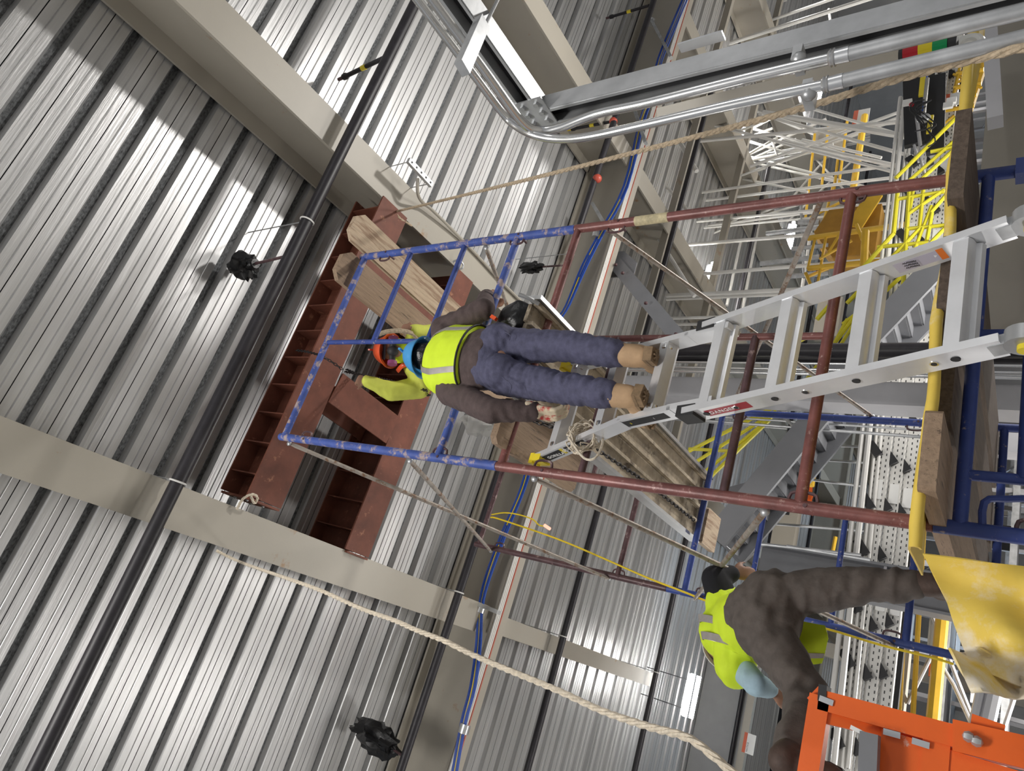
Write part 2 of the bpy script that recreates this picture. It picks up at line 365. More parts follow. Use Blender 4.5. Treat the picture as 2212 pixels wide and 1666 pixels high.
def text(s,size,o,ax,ay,m,parent,name='lettering',ext=.0008):
    c=bpy.data.curves.new('txt','FONT'); c.body=s; c.size=size; c.extrude=ext; c.resolution_u=2
    t=bpy.data.objects.new('txt',c); S.collection.objects.link(t)
    bpy.context.view_layer.update()
    me=bpy.data.meshes.new_from_object(t.evaluated_get(bpy.context.evaluated_depsgraph_get()))
    bpy.data.objects.remove(t); bpy.data.curves.remove(c)
    ax=V(ax).normalized(); ay=V(ay).normalized(); az=ax.cross(ay); o=V(o)-wloc(parent)
    for v in me.vertices: v.co=o+ax*v.co.x+ay*v.co.y+az*v.co.z
    me.materials.append(m); ob=bpy.data.objects.new(name,me); S.collection.objects.link(ob); ob.parent=parent; return ob
# ================= BROWN STEEL UNDER THE ROOF =================
def brown(label,x0,x1,y0,y1,zb,zt):
    r=thing('brown_beam',label,'beam',(x0,(y0+y1)/2,zb)); yc=(y0+y1)/2
    B().abox(x0,x1,y0,y1,zb,zb+.02).build('bottom_flange',RUSTP,r,smooth=False)
    B().abox(x0,x1,y0,y1,zt-.02,zt).build('top_flange',RUSTP,r,smooth=False)
    B().abox(x0,x1,yc-.008,yc+.008,zb+.02,zt-.02).build('web',RUSTP,r,smooth=False)
    n=int((x1-x0)/.30)
    for k in range(n):
        x=x0+.2+k*.30
        B().abox(x-.006,x+.006,y0+.01,yc-.008,zb+.02,zt-.02).build('stiffener',RUSTP,r,smooth=False)
    b=B().abox(x0-.03,x0-.01,y0+.02,y1-.02,zb-.02,zt); b.build('end_plate',RUSTP,r,smooth=False)
    for k in range(4): B().ball((x0-.03,y0+.08+(k%2)*.18,zb+.1+.2*(k//2)),.018,n=6).build('bolt',GALV,r)
brown('red-brown beam with stiffeners nearest the black pipe, behind the top planks',.46,3.79,3.46,3.84,5.56,6.02)
brown('red-brown beam with stiffeners behind the yellow-vested worker, farther from the pipe',.34,3.79,4.76,5.10,5.58,6.22)
def cross(label,a,b,w,zb,zt):
    a,b=V(a),V(b); t=(b-a).normalized(); sd=t.cross(V((0,0,1))); L=(b-a).length; c=(a+b)/2
    r=thing('brown_cross_beam',label,'beam',(a.x,a.y,zb))
    B().box((c.x,c.y,zb+.01),t*L/2,sd*w/2,(0,0,.01)).build('bottom_flange',RUSTP,r,smooth=False)
    B().box((c.x,c.y,zt-.01),t*L/2,sd*w/2,(0,0,.01)).build('top_flange',RUSTP,r,smooth=False)
    B().box((c.x,c.y,(zb+zt)/2),t*L/2,sd*.008,(0,0,(zt-zb)/2-.02)).build('web',RUSTP,r,smooth=False)
cross('short red-brown beam tying the two stiffened beams beside the chain',(1.73,3.86,0),(1.66,4.74,0),.33,5.55,6.0)
cross('short red-brown beam piece high behind the worker arm',(3.05,3.86,0),(3.05,4.74,0),.2,5.60,6.0)
# ================= CHAINS =================
def chain(label,pts,L=.042,r=.0042,w=.012):
    pts=smooth_pts(pts,8); b=B(); 
    seg=[];acc=0
    # resample
    out=[pts[0]];d=0
    for i in range(len(pts)-1):
        a,c=pts[i],pts[i+1]; l=(c-a).length
        while d+l>=L*.75:
            t=(L*.75-d)/l; a=a.lerp(c,t); out.append(a.copy()); l=(c-a).length; d=0
        d+=l
    for i in range(len(out)-1):
        t=(out[i+1]-out[i]).normalized(); s_=t.orthogonal().normalized(); 
        if i%2: s_=t.cross(s_)
        c=(out[i]+out[i+1])/2
        b.path([c+t*math.cos(a)*L*.5+s_*math.sin(a)*w for a in [k*math.pi/4 for k in range(8)]],r,5,closed=True)
    b.build('chain',CHAIN,label=label,cat='chain')
chain('dark chain loop hanging by the orange-helmeted worker sleeve',[PY(745,803,4.0),PY(790,812,3.9),PY(850,825,3.7),PY(925,845,3.4)])
chain('second dark strand of the chain behind the first',[PY(748,798,4.03),PY(800,818,3.93),PY(850,832,3.8),PY(930,855,3.5)])
chain('chain slung across the brown beam face left of the vested worker',[PY(640,757,3.44),PY(672,762,3.42),PY(705,775,3.42),PY(745,802,3.6)])
chain('chain lying under the brown plank by the gloved hand',[PY(1122,900,2.62),PY(1160,912,2.72),PY(1200,925,2.85),PY(1226,940,3.0)],.05)
chain('chain lying under the brown plank, lower strand',[PY(1128,885,2.6),PY(1170,898,2.75),PY(1210,915,2.9),PY(1232,928,3.05)],.05)
chain('chain draped along the stage plank edge below the rope knot',[PZ(1290,972,2.17),PZ(1340,1005,2.16),PZ(1385,1035,2.17),PZ(1450,1085,2.16),PZ(1500,1125,2.17)],.05)
# ================= LADDER =================
def LP(x,k,n=0): # n: offset along ladder normal toward camera/underside
    return V((x,2.2+.09*k,.23+.29*k))+V((0,-.955,.296))*n
def ladder():
    r=thing('ladder','multi-position aluminium ladder with yellow tips that the worker stands on','ladder',LP(1.45,-6.2))
    nrm=V((0,-.955,.296))
    def rail(nm,xa,ka,xb,kb,m,w=.028,h=.092,n=0):
        return B().bar(LP(xa,ka,n),LP(xb,kb,n),w,h,up=nrm).build(nm,m,r,smooth=False)
    up=lambda k:1.64-.041*(k+.5)+.013; lo=lambda k:1.24-.0385*(k+.5)-.013
    for k0,k1 in ((-.42,3.32),):
        for f_,x in ((up,1),(lo,-1)):
            o=rail('outer_rail',f_(k0),k0,f_(k1),k1,ALUM)
    # lower half beyond hinge
    for f_,s_ in ((up,1),(lo,-1)):
        rail('lower_rail',f_(-.75)+.004*s_,-.75,f_(-6.1)+.02*s_,-6.1,ALUM)
        b=B(); c=LP(f_(-.6),-.6); b.tube(c-V((.024,0,0)),c+V((.024,0,0)),.055,n=20); ho=b.build('hinge',GALV,r)
        b=B(); b.tube(c-V((.04,0,0)),c+V((.04,0,0)),.022,n=16); b.build('hinge_knob',YEL,ho)
        B().bar(LP(f_(-.75),-.75,0),LP(f_(-.3),-.3,0),.034,.06,up=nrm).build('hinge_plate',GALVD,r,smooth=False)
    for k in range(-6,4):
        if k==-1: continue
        xa,xb=up(k)-.013,lo(k)+.013; c=LP((xa+xb)/2,k)
        b=B(); hw=(xa-xb)/2
        # fluted rung: ribbed tread and a round bead
        prof=[(-.036,-.012),(-.02,-.016),(.0,-.016),(.005,-.024),(.02,-.027),(.032,-.018),(.036,0),(.032,.012),(.026,.009),(.02,.012),(.014,.009),(.008,.012),(.002,.009),(-.004,.012),(-.01,.009),(-.016,.012),(-.024,.009),(-.036,.012)]
        t=V((0,.296,.955))
        b.prism([(p[0]*1.15,p[1]*1.9) for p in prof],c-V((hw,0,0)),nrm*-1,t,V((2*hw,0,0)))
        ro=b.build('rung',ALUM,r,ang=50)
        for x in (xa,xb):
            B().tube(LP(x-.03,k),LP(x+.03,k),.014,n=12).build('rivet',BLACK if k>=0 else GALV,ro)
    # inner section
    pu=[(1.475,2.9),(1.47,3.6),(1.455,4.6),(1.44,6.3)]; pl=[(1.125,2.9),(1.105,3.6),(1.07,4.55),(.895,6.35)]
    def px(p,k):
        for a,b in zip(p,p[1:]):
            if k<=b[1]: return a[0]+(b[0]-a[0])*(k-a[1])/(b[1]-a[1])
        return p[-1][0]
    for p in (pu,pl):
        for a,b in zip(p,p[1:]): rail('inner_rail',a[0],a[1]-.03,b[0],b[1]+.03,ALUM,.028,.084,-.004)
    for k in (4,5,6):
        xa,xb=px(pu,k),px(pl,k); hw=(xa-xb)/2; c=LP((xa+xb)/2,k); t=V((0,.296,.955))
        B().prism([(-.036,-.024),(.02,-.034),(.036,-.028),(.04,0),(.036,.024),(-.036,.024)],c-V((hw,0,0)),nrm*-1,t,V((2*hw,0,0))).build('rung',ALUM,r,smooth=False)
        for x,sx in ((xa,-1),(xb,1)):
            B().ball(LP(x+sx*.035,k,.004),.03,.04,.03,10).build('rung_bracket',CHROME,r)
    for x,k in ((1.44,6.36),(.892,6.42)):
        b=B().bar(LP(x,k-.22),LP(x,k+.05),.036,.078,up=nrm); b.bar(LP(x,k+.0),LP(x,k+.1),.055,.06,up=nrm); b.build('end_cap',YEL,r,smooth=False)
    for f_,s_ in ((up,1),(lo,-1)):
        B().bar(LP(f_(3.2),3.12,0),LP(f_(3.3),3.42,0),.05,.085,up=nrm).build('speed_lock',BLACK,r,smooth=False)
        B().bar(LP(f_(3.1)-.02*s_,2.98,-.02),LP(f_(3.3)-.02*s_,3.5,-.02),.04,.03,up=nrm).build('lock_lever',CHROME,r,smooth=False)
    # decals on the outward face of the lower rail (faces -X)
    def decal(p,k0,k1,h,m,nm,off=.0135,n0=0,f_=None):
        x0=(f_(k0) if f_ else px(p,k0))-off; x1=(f_(k1) if f_ else px(p,k1))-off
        B().bar(LP(x0,k0,n0),LP(x1,k1,n0),.0012,h,up=nrm).build(nm,m,r,smooth=False)
        return x0
    decal(pl,4.62,5.72,.05,BLACK,'decal',.0145); decal(pl,5.82,6.22,.052,BLACK,'decal',.0145); decal(pl,3.7,4.5,.05,BLACK,'decal',.0145)
    for k in (5.76,5.79): decal(pl,k,k+.02,.052,YEL,'decal_band',.0145)
    d1=(LP(px(pl,6.3),6.3)-LP(px(pl,4.6),4.6)).normalized()
    WH=mat('print_white',(.85,.85,.85),.5); YL=mat('print_yellow',(.85,.7,.02),.5)
    def rt(s,size,k0,m,p=pl,f_=None,n0=-.012,off=.0152,flip=False):
        x0=(f_(k0) if f_ else px(p,k0))-off
        x1=(f_(k0+.3) if f_ else px(p,min(k0+.3,6.35)))-off
        t=(LP(x1,k0+.3,n0)-LP(x0,k0,n0)).normalized()
        ay=nrm
        if flip: text(s,size,LP(x0,k0,n0+.0),-t,ay,m,r)
        else: text(s,size,LP(x0,k0,n0),t,-ay,m,r)
    rt('GORILLA',.030,6.14,WH,flip=True,n0=-.010)
    rt('GORILLA',.026,5.80,WH,flip=True,n0=-.009); 
    for i,(k,s) in enumerate(((5.55,'MULTI-POSITION'),(5.0,'LADDER'),(4.40,'SPEED LOCKS'),(3.95,'!'))):
        rt(s,.020,k,WH if i!=2 else YL,flip=True,n0=-.007)
    rt('> <',.02,4.85,YL,flip=True,n0=-.007)
    x0=lo(2.5)-.0135
    B().bar(LP(lo(2.35)-.0138,2.35),LP(lo(3.0)-.0138,3.0),.0012,.05,up=nrm).build('warning_decal',mat('decal_red',(.35,.02,.04),.4),r,smooth=False)
    rt('DANGER',.03,2.95,WH,f_=lo,flip=True,n0=-.01,off=.0155)
    # grey decal with arrow on inner face of upper rail
    xu=up(.45)-.0138
    B().bar(LP(up(.25)-.0138,.25,0),LP(up(.72)-.0138,.72,0),.0012,.055,up=nrm).build('instruction_decal',mat('decal_lilac',(.50,.47,.56),.5),r,smooth=False)
    B().bar(LP(up(.2)-.0138,.2,0),LP(up(.27)-.0138,.27,0),.0014,.06,up=nrm).build('decal_edge',mat('decal_orange',(.8,.2,.03),.5),r,smooth=False)
    b=B().prism([(0,-.008),(.02,-.008),(.02,-.018),(.04,0),(.02,.018),(.02,.008),(0,.008)],LP(up(.3)-.015,.42,0),V((0,-.296,-.955)),nrm,V((.001,0,0))); b.build('decal_arrow',WH,r,smooth=False)
    for i in range(3):
        text('CAUTION',.012,LP(up(.6)-.0152,.66,.012-.014*i),V((0,-.296,-.955)),nrm,BLACK,r)
    for k in (.2,1.6,2.55):
        B().tube(LP(lo(k)-.0165,k),LP(lo(k)+.02,k),.014,n=16).build('rail_hole',CHROME,r); B().tube(LP(lo(k)-.018,k),LP(lo(k)+.02,k),.009,n=12).build('rail_hole_core',BLACK,r)
ladder()
# knot of twine at the ladder top
def twine():
    rr=random.Random(3); r=thing('rope_knot','tangled pale twine knot lashing the ladder top to the red crossbar','rope',PY(1250,960,2.62))
    c=PY(1262,945,2.66); pts=[]
    for j in range(7):
        pts=[]; a0=rr.random()*6
        for i in range(14):
            a=a0+i*.75; q=.036+.03*rr.random()
            pts.append(c+V((math.cos(a)*q*1.5,(rr.random()-.5)*.12,math.sin(a)*q*1.1)))
        B().path(smooth_pts(pts,3),.0038,5).build('strand',ROPEW,r)
    B().path(smooth_pts([PY(1228,945,2.6),PY(1262,990,2.6),PY(1290,985,2.6),PY(1300,940,2.7),PY(1250,915,2.75),PY(1225,940,2.65)],5),.006,6).build('strand',ROPEW,r)
twine()
# ================= UNISTRUT CORNER WITH CONDUITS (right, near camera) =================
def strut_corner():
    ys=1.62
    r=thing('strut_frame','galvanised strut corner rising from the cream cabinet, turning at a bolted elbow','strut',PY(2212,30,ys))
    a=PY(2330,5,ys);c=PY(1170,228,ys); xx=(a.x+c.x)/2
    a=V((2.03,ys,a.z)); c=V((2.075,ys,c.z)); z0=c.z
    top=V((2.075,-.6,z0))
    def chan(p,q,up,nm):
        t=(q-p).normalized(); u=V(up); s_=t.cross(u).normalized(); w,h,k=.085,.085,.006
        b=B()
        b.bar(p+s_*(w/2),q+s_*(w/2),k,h,up=u); b.bar(p-s_*(w/2),q-s_*(w/2),k,h,up=u); b.bar(p+u*h/2,q+u*h/2,w,k,up=u)
        b.bar(p-u*h/2+s_*(w/2-.008),q-u*h/2+s_*(w/2-.008),.012,k,up=u); b.bar(p-u*h/2-s_*(w/2-.008),q-u*h/2-s_*(w/2-.008),.012,k,up=u)
        B().bar(p+u*.02,q+u*.02,w*.8,.02,up=u).build('channel_shade',BLACK,r,smooth=False); return b.build(nm,GALV,r,smooth=False)  # black filler bar: shade of the open channel put in as colour
    chan(a,c+V((0,0,.04)),(1,0,0),'strut_post'); chan(c+V((0,.03,0)),top,(1,0,0),'strut_arm')
    cp=B().box(c+V((-.047,-.035,-.02)),(0,.075,0),(0,0,.075),(.003,0,0)).build('corner_plate',GALVD,r,smooth=False)
    for i in range(6):
        p=c+V((-.042,-.085+.045*(i%3),-.06+.07*(i//3))); B().tube(p,p+V((-.022,0,0)),.012,n=6).build('bolt',GALV,cp)
    # splice plate
    p=PY(1517,117,ys); B().box((p.x+.03,p.y-.03,p.z),(.004,0,0),(0,.02,0),(0,0,.085)).build('splice_plate',ALU,r,smooth=False)
    # clamps
    for (px,py) in ((1727,130),(1748,205)):
        p=PY(px,py,ys-.08); B().box(p,(.03,0,0),(0,.035,0),(0,0,.014)).build('strut_clip',GALVD,r,smooth=False)
        B().ball(p+V((-.03,-.03,-.01)),.022,n=8).build('clip_nut',GALV,r)
    return a,c
strut_corner()
def conduit(label,pts,r0,fit,taper=None,m=CHROME,blue=False):
    r=thing('conduit',label,'conduit',pts[0]); sp=smooth_pts(pts,8)
    B().path(sp,r0,12).build('conduit_tube',m,r)
    for (p,q) in fit:
        b=B().path([p,lerp(p,q,.12),lerp(p,q,.18),lerp(p,q,.3),lerp(p,q,.34),q],[r0*1.15,r0*1.5,r0*1.2,r0*1.55,r0*1.25,r0*1.3],14); b.build('coupling',ALU,r)
        B().path([q,q+(q-p).normalized()*2.2],r0*1.22,12).build('larger_tube',GALVD,r)
    return r
ya=1.50
c1=[PY(2212-40*0-300,103,ya)]
conduit('upper bright conduit sweeping round the strut elbow',[PY(1795,126,ya),PY(1600,172,ya),PY(1400,222,ya),PY(1290,246,ya),PY(1210,276,ya),PY(1165,282,ya-.02)]+[PY(1125,260,1.40)+V((0,-t,0)) for t in (0,.25,.7,1.6)],.0175,[(PY(1790,127,ya),PY(1835,116,ya))])
conduit('lower bright conduit sweeping wide round the strut elbow',[PY(1780,184,ya),PY(1600,222,ya),PY(1400,268,ya),PY(1270,296,ya),PY(1200,300,ya),PY(1150,290,ya-.03),PY(1115,272,ya-.05)]+[PY(1085,243,1.40)+V((0,-t,0)) for t in (0,.25,.7,1.6)],.0165,[(PY(1776,185,ya),PY(1822,174,ya))])
r=thing('trapeze_hanger','galvanised trapeze bar on a threaded rod carrying the conduits','hanger',PD(1020,100,2.2))
a=PD(998,148,2.15);b_=PD(1042,48,2.35); B().bar(a,b_,.05,.03,up=(0,0,1)).build('trapeze_bar',GALVD,r,smooth=False)
B().tube(PD(1040,70,2.34),PD(1085,-20,2.9),.007,n=8).build('threaded_rod',GALV,r)
# dark cable pull cover by the bend
B().prism([(0,-.05),(.22,-.05),(.30,.0),(.22,.05),(.05,.04)],PY(1050,215,1.75),(0,.8,-.6),(-.5,.2,.2),(0,.01,.006)).build('grey_cover_plate',GREYP,label='grey plate under the bend of the conduits',cat='plate',smooth=False)
# cream cable tray bar between the conduits
B().bar(PY(1425,250,2.3),PY(1990,115,2.3),.06,.075,up=(.7,-.7,0)).build('cream_channel',CREAM,label='straight cream channel seen between the two conduits',cat='channel',smooth=False)
# ================= CREAM CABINET, CHANNEL AND STACK LIGHT (right edge) =================
r=thing('cream_cabinet','large cream steel cabinet at the right edge behind the blue frame','cabinet',(3.7,3.9,-1.6))
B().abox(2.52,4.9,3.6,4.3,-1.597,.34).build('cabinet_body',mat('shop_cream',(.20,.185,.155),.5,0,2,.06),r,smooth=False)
B().bar(PY(2138,60,3.3),PY(2150,265,3.3),.07,.09,up=(0,-1,0)).build('front_channel',GREYL,r,smooth=False)
r=thing('stack_light','red, yellow and green stack light beside the near conduit','light',PY(2050,95,1.9))
pts=[(1943,122),(1952,120),(1985,112),(2016,105),(2048,98),(2068,94)]; ms=[BLACK,RED,YELS,GREEN,BLACK]
for i in range(5):
    p,q=PY(*pts[i],1.9),PY(*pts[i+1],1.9); B().tube(p,q,.030 if i in(1,2,3) else .026,n=16).build('lamp_segment' if i in(1,2,3) else 'lamp_base',ms[i],r)
c=PY(2092,98,1.95); B().path([c+V((.035*math.cos(a),0,.035*math.sin(a))) for a in [i*math.pi/8 for i in range(16)]],.014,8,closed=True).build('eye_bolt',WHITE,label='white ring bolt at the end of the stack light',cat='bolt')
# ================= ROPES AND CABLES =================
def twist(label,pts,r0,m,nm='rope'):
    sp=smooth_pts(pts,10); b=B(); 
    L=sum((sp[i+1]-sp[i]).length for i in range(len(sp)-1)); n=int(L/.022); fine=[]; 
    # resample evenly
    cum=[0]
    for i in range(len(sp)-1): cum.append(cum[-1]+(sp[i+1]-sp[i]).length)
    j=0
    for k in range(n+1):
        s_=L*k/n
        while j<len(sp)-2 and cum[j+1]<s_: j+=1
        t=(s_-cum[j])/max(1e-9,cum[j+1]-cum[j]); fine.append(sp[j].lerp(sp[j+1],min(1,t)))
    for st in range(3):
        pp=[]
        for k,p in enumerate(fine):
            t=(fine[min(k+1,n)]-fine[max(k-1,0)]).normalized(); s_=t.cross(V((0,0,1))).normalized(); u=s_.cross(t)
            a=k*.9+st*2.094; pp.append(p+(s_*math.cos(a)+u*math.sin(a))*r0*.5)
        b.path(pp,r0*.58,6)
    return b.build(nm,m,label=label,cat='rope')
twist('tan rope tied to the roof beam and running down past the stack light',[PZ(857,457,5.58),PD(1100,398,4.6),PD(1400,322,3.3),PD(1700,243,2.4),PD(1960,165,1.95),PD(2230,98,1.65)],.0125,ROPE)
twist('tan rope tail knotted round the roof beam edge',[PZ(855,455,5.59),PZ(862,470,5.56),PZ(880,482,5.58),PZ(889,488,5.6)],.012,ROPE)
twist('white twisted rope hanging from the near roof beam towards the lower right',[PZ(468,1190,5.62),PZ(520,1215,5.5),PD(620,1250,4.7),PD(690,1275,4.3),PD(780,1315,3.9),PD(850,1340,3.6),PD(900,1362,3.4),PD(960,1385,3.2),PD(1000,1405,3.1),PD(1060,1432,2.95),PD(1200,1490,2.6),PD(1300,1536,2.4),PD(1400,1570,2.2),PD(1480,1592,2.05),PD(1530,1625,1.95),PD(1600,1685,1.85)],.0125,ROPEW)
B().path(smooth_pts([PY(1062,1112,5.0),PY(1090,1108,4.95),PY(1120,1112,4.95),PY(1150,1122,4.95),PY(1165,1135,4.95),PY(1180,1137,4.95)],5),.006,6).build('cord_end',CORD,label='yellow cord end with a lit plug hanging above the cream beam',cat='cord')
B().tube(PY(1176,1135,4.94),PY(1188,1143,4.94),.014,n=8).build('cord_plug',mat('glow_plug',(.9,.35,.25),.4,emit=1.2),label='small glowing plug on the yellow cord end',cat='plug')
B().path(smooth_pts([PY(1060,1118,5.02),PY(1080,1122,5.02),PY(1200,1163,5.02),PY(1300,1205,5.02),PY(1400,1249,5.0),PY(1480,1280,5.0),PY(1530,1300,5.02),PY(1640,1336,5.03),PY(1720,1348,5.03),PY(1790,1360,5.04),PY(1900,1393,5.04),PY(2010,1420,5.04),PY(2060,1435,5.04)],4),.0075,6).build('extension_cord',CORD,label='long yellow cord running along the rear blue scaffold post',cat='cord')
r=thing('blue_cables','bundle of blue data cables strapped along the deep girder','cable',(3,7.25,5.6))
bc=[(1492,-40),(1460,40),(1425,125),(1407,200),(1385,260),(1350,400),(1298,500),(1262,570),(1225,655),(1195,720),(1150,960),(1128,1050),(1088,1150),(1052,1245),(1037,1310),(1032,1390),(1020,1480),(1000,1560),(978,1680)]
for j in range(7):
    rr=random.Random(j); B().path(smooth_pts([PY(p[0]+(j-3)*1.9+rr.random()*2,p[1]+rr.random()*6,7.25) for p in bc],4),.011,5).build('cable',BLUEC if j!=3 else CORD,r)
for p in ((1407,48),(1288,508),(1207,700),(1038,1315),(1003,1575)):
    c=PY(*p,7.25); B().tube(c-V((.05,0,0)),c+V((.05,0,0)),.065,n=12).build('strap',ALU,r)
for j in range(4):
    x=7.395+.035*j; B().tube((-6,x,5.448),(20,x,5.448),.013,n=8).build('white_conduit',CHROMED if j!=3 else mat('red_conduit',(.45,.12,.08),.5),label=['white conduit under the girder flange nearest the blue cables','second white conduit under the girder flange','third white conduit under the girder flange','thin red conduit under the girder flange, furthest from the blue cables'][j],cat='conduit')
def unistrut(label,p,q,w=.05,h=.03,holes=5,rod=True):
    p,q=V(p),V(q); r=thing('hanging_strut',label,'strut',p); so=B().bar(p,q,w,h).build('strut_bar',GALVD,r,smooth=False)
    for k in range(holes):
        c=lerp(p,q,(k+.5)/holes); B().tube(c-V((0,0,h/2+.002)),c+V((0,0,h/2+.002)),.012,n=8).build('slot',BLACK,so)
    if rod:
        for c in (lerp(p,q,.06),lerp(p,q,.94)): B().tube(c,c+V((0,0,6.4-c.z)),.005,n=6).build('hanger_rod',GALV,r)
unistrut('slotted strut hanging under the roof beam above the tan rope',PZ(882,346,5.3),PZ(932,400,5.3),.06,.04)
unistrut('slotted strut across the girder beside pipe and blue cables',PY(1002,1293,7.2),PY(1078,1324,7.2),.09,.05,7,False)
unistrut('slotted strut on the girder near the top of the picture',PY(1408,45,7.2),PY(1450,125,7.2),.07,.05,4,False)
unistrut('slotted strut on the girder behind the tan rope',PY(1372,240,7.2),PY(1395,310,7.2),.07,.05,4,False)
unistrut('slotted strut on the girder beside the red scaffold post',PY(1280,440,7.2),PY(1315,500,7.2),.07,.05,4,False)
B().path(smooth_pts([PZ(902,385,5.35),PZ(903,420,5.4),PZ(915,440,5.5),PZ(935,455,5.52),PZ(1010,530,5.57),PZ(1080,605,5.57),PZ(1130,655,5.57)],5),.018,8).build('beam_conduit',CREAM,label='cream conduit running along the roof beam from the slotted strut',cat='conduit')
B().path(smooth_pts([PZ(978,566,5.57),PZ(990,562,5.52),PZ(1000,570,5.50),PZ(998,580,5.52),PZ(984,580,5.57)],4),.012,6).build('beam_clamp',GALV,label='small galvanised clamp on the beam edge above the rust stain',cat='clamp')
twist('short rope knotted at the free end of the nearest red-brown beam',[PZ(512,1100,5.56),PZ(525,1078,5.5),PZ(545,1068,5.48),PZ(556,1075,5.5),PZ(550,1088,5.5),PZ(542,1072,5.47)],.012,ROPEW)
# sprinklers
def bag(label,c,a,rad,m,stem_from,seed,sz=(1,1,1)):
    r=thing('sprinkler_bag',label,'sprinkler',c); c=V(c); d=(V(stem_from)-c).normalized()
    q=d.to_track_quat('Z','Y').to_matrix()
    b=B().ball(c-d*rad*.3,rad*sz[0],rad*sz[1],rad*sz[2],24,rot=q,nz=.55,seed=seed); b.path([c+d*rad*.35,c+d*rad*.7,c+d*rad*.9,c+d*rad*1.15],[rad*.5,rad*.42,rad*.3,rad*.36],10)
    b.build('bag',m,r); 
    B().tube(c+d*rad*.7,stem_from,.014,n=8).build('stem',DKRED if m!=CLEAR else BLACKP,r)
yp1=.508*zp; yp2=1.2*zp
bag('round black bag tied over the sprinkler on the thick pipe',PY(533,574,yp1),0,.13,BLACKB,PY(625,552,yp1),1)
bag('long black bag on the sprinkler beside the blue and red scaffold posts',PY(1150,578,yp2),0,.10,BLACKB,PY(1222,573,yp2),5,(.8,.8,1.9))
bag('purple-black bag on the sprinkler at the bottom of the picture',PY(818,1598,yp2),0,.21,BLACKB,PY(868,1632,yp2),9,(.75,.75,1.5))
bag('clear plastic bag on the sprinkler by the worker elbow',PY(1046,915,yp2),0,.2,CLEAR,PY(1094,919,yp2),11,(.8,.8,1.3))
def drop(label,p,q,m=BLACKP,r0=.024,clamp=False):
    r=thing('sprinkler_drop',label,'pipe',q); B().path([p,lerp(p,q,.9),lerp(p,q,.93),q],[r0,r0,r0*1.5,r0*1.4],10).build('drop_pipe',m,r)
    B().tube(q,V(q)+(V(q)-V(p)).normalized()*.08,.02,n=8).build('nozzle',CORD if clamp else DKRED,r)
    B().tube(lerp(p,q,.45),lerp(p,q,.55),r0*1.15,n=10).build('tape',YEL,r)
    if clamp: B().ball(p,.065,n=12).build('clamp',mat('red_clamp',(.5,.08,.05),.4),r)
drop('black sprinkler stub rising from the thick pipe at the top',PY(832,124,yp1),PY(742,167,yp1))
drop('black sprinkler stub with red clamp by the conduit bend',PY(1325,262,yp2),PY(1235,279,yp2),clamp=True)
drop('black sprinkler stub at the top right of the girder pipe',PY(1402,12,yp2),PY(1318,37,yp2))
B().ball(PY(1290,386,yp2),.07,n=12).build('pipe_clamp',MATS['red_clamp'],label='red clamp on the black pipe above the red scaffold post',cat='clamp')
# grey angle brace and its plates
r=thing('angle_brace','dark grey bolted angle brace between the girder and the far boot','brace',PY(1330,570,7.75))
B().bar(PY(1318,555,7.8),PY(1478,745,7.8),.22,.02,up=(0,-1,0)).build('brace_leg',GREYP,r,smooth=False); B().bar(PY(1322,550,7.9),PY(1484,740,7.9),.02,.2,up=(0,-1,0)).build('brace_leg',GREYL,r,smooth=False)
B().prism([(0,0),(.5,0),(.5,.25),(.2,.5),(0,.5)],PY(1308,600,7.85),(0,0,-1),(1,0,0),(0,.02,0)).build('gusset_plate',GREYP,r,smooth=False)
for p in ((1330,572),(1345,590),(1395,655),(1460,722)): B().ball(PY(*p,7.66),.03,n=6).build('bolt',DKRED,r)
# ================= TARP =================
def tarp():
    r=thing('yellow_tarp','yellow tarp lying along the low plank platform and hanging in a folded sheet','tarp',(.4,2.25,.3))
    g=[]
    for i in range(40):
        x=.62+i*(3.4-.62)/39; row=[]
        zb=.300+.006*math.sin(i*.7)-(0.03*max(0,(x-2.2)))
        wv=.02*math.sin(i*1.3)
        for (dy,dz) in ((.07,-.012),(.05,-.008),(.045,.004),(.055,.016+wv*.2),(.09,.022),(.2,.020),(.4,.018)):
            row.append(V((x,2.28+dy+(.012*math.sin(i*.9)),zb+dz)))
        g.append(row)
    B().sheet(g,.006).build('tarp_roll',TARP,r,ang=80)
    # hanging sheet: rows follow the photograph's outline at Y about 2.2
    left=[(1993,1196),(2015,1240),(2045,1300),(2062,1350),(2080,1400),(2100,1440)]
    g=[]
    n=len(left)
    for i in range(13):
        t=i/12; k=t*(n-1); a=int(min(k,n-2)); f_=k-a
        l=(left[a][0]*(1-f_)+left[a+1][0]*f_,left[a][1]*(1-f_)+left[a+1][1]*f_)
        rt=(2290,1235+t*285)
        row=[]
        for j in range(13):
            s_=j/12; px=l[0]+(rt[0]-l[0])*s_; py=l[1]+(rt[1]-l[1])*s_
            fold=.07*math.sin(5.2*t+2.6*s_)+.035*math.sin(11*t-3*s_)+.03*math.sin(7*s_+2)
            row.append(PY(px,py,2.24+fold*(.25+s_)))
        g.append(row)
    B().sheet(g,.006).build('hanging_sheet',TARP,r,ang=80)
    g=[]
    for i in range(10):
        t=i/9; row=[]
        for j in range(9):
            s_=j/8
            a=lerp(PY(2050,1400,2.1),PY(2100,1498,2.1),t); b_=lerp(PY(2100,1395,2.25),PY(2290,1505,2.2),t)
            p=lerp(a,b_,s_); p.y+=.10*math.sin(math.pi*s_)*(1-.6*t)-.05*math.sin(3*math.pi*s_*t); row.append(p)
        g.append(row)
    B().sheet(g,.006).build('folded_corner',TARP,r,ang=80)
tarp()
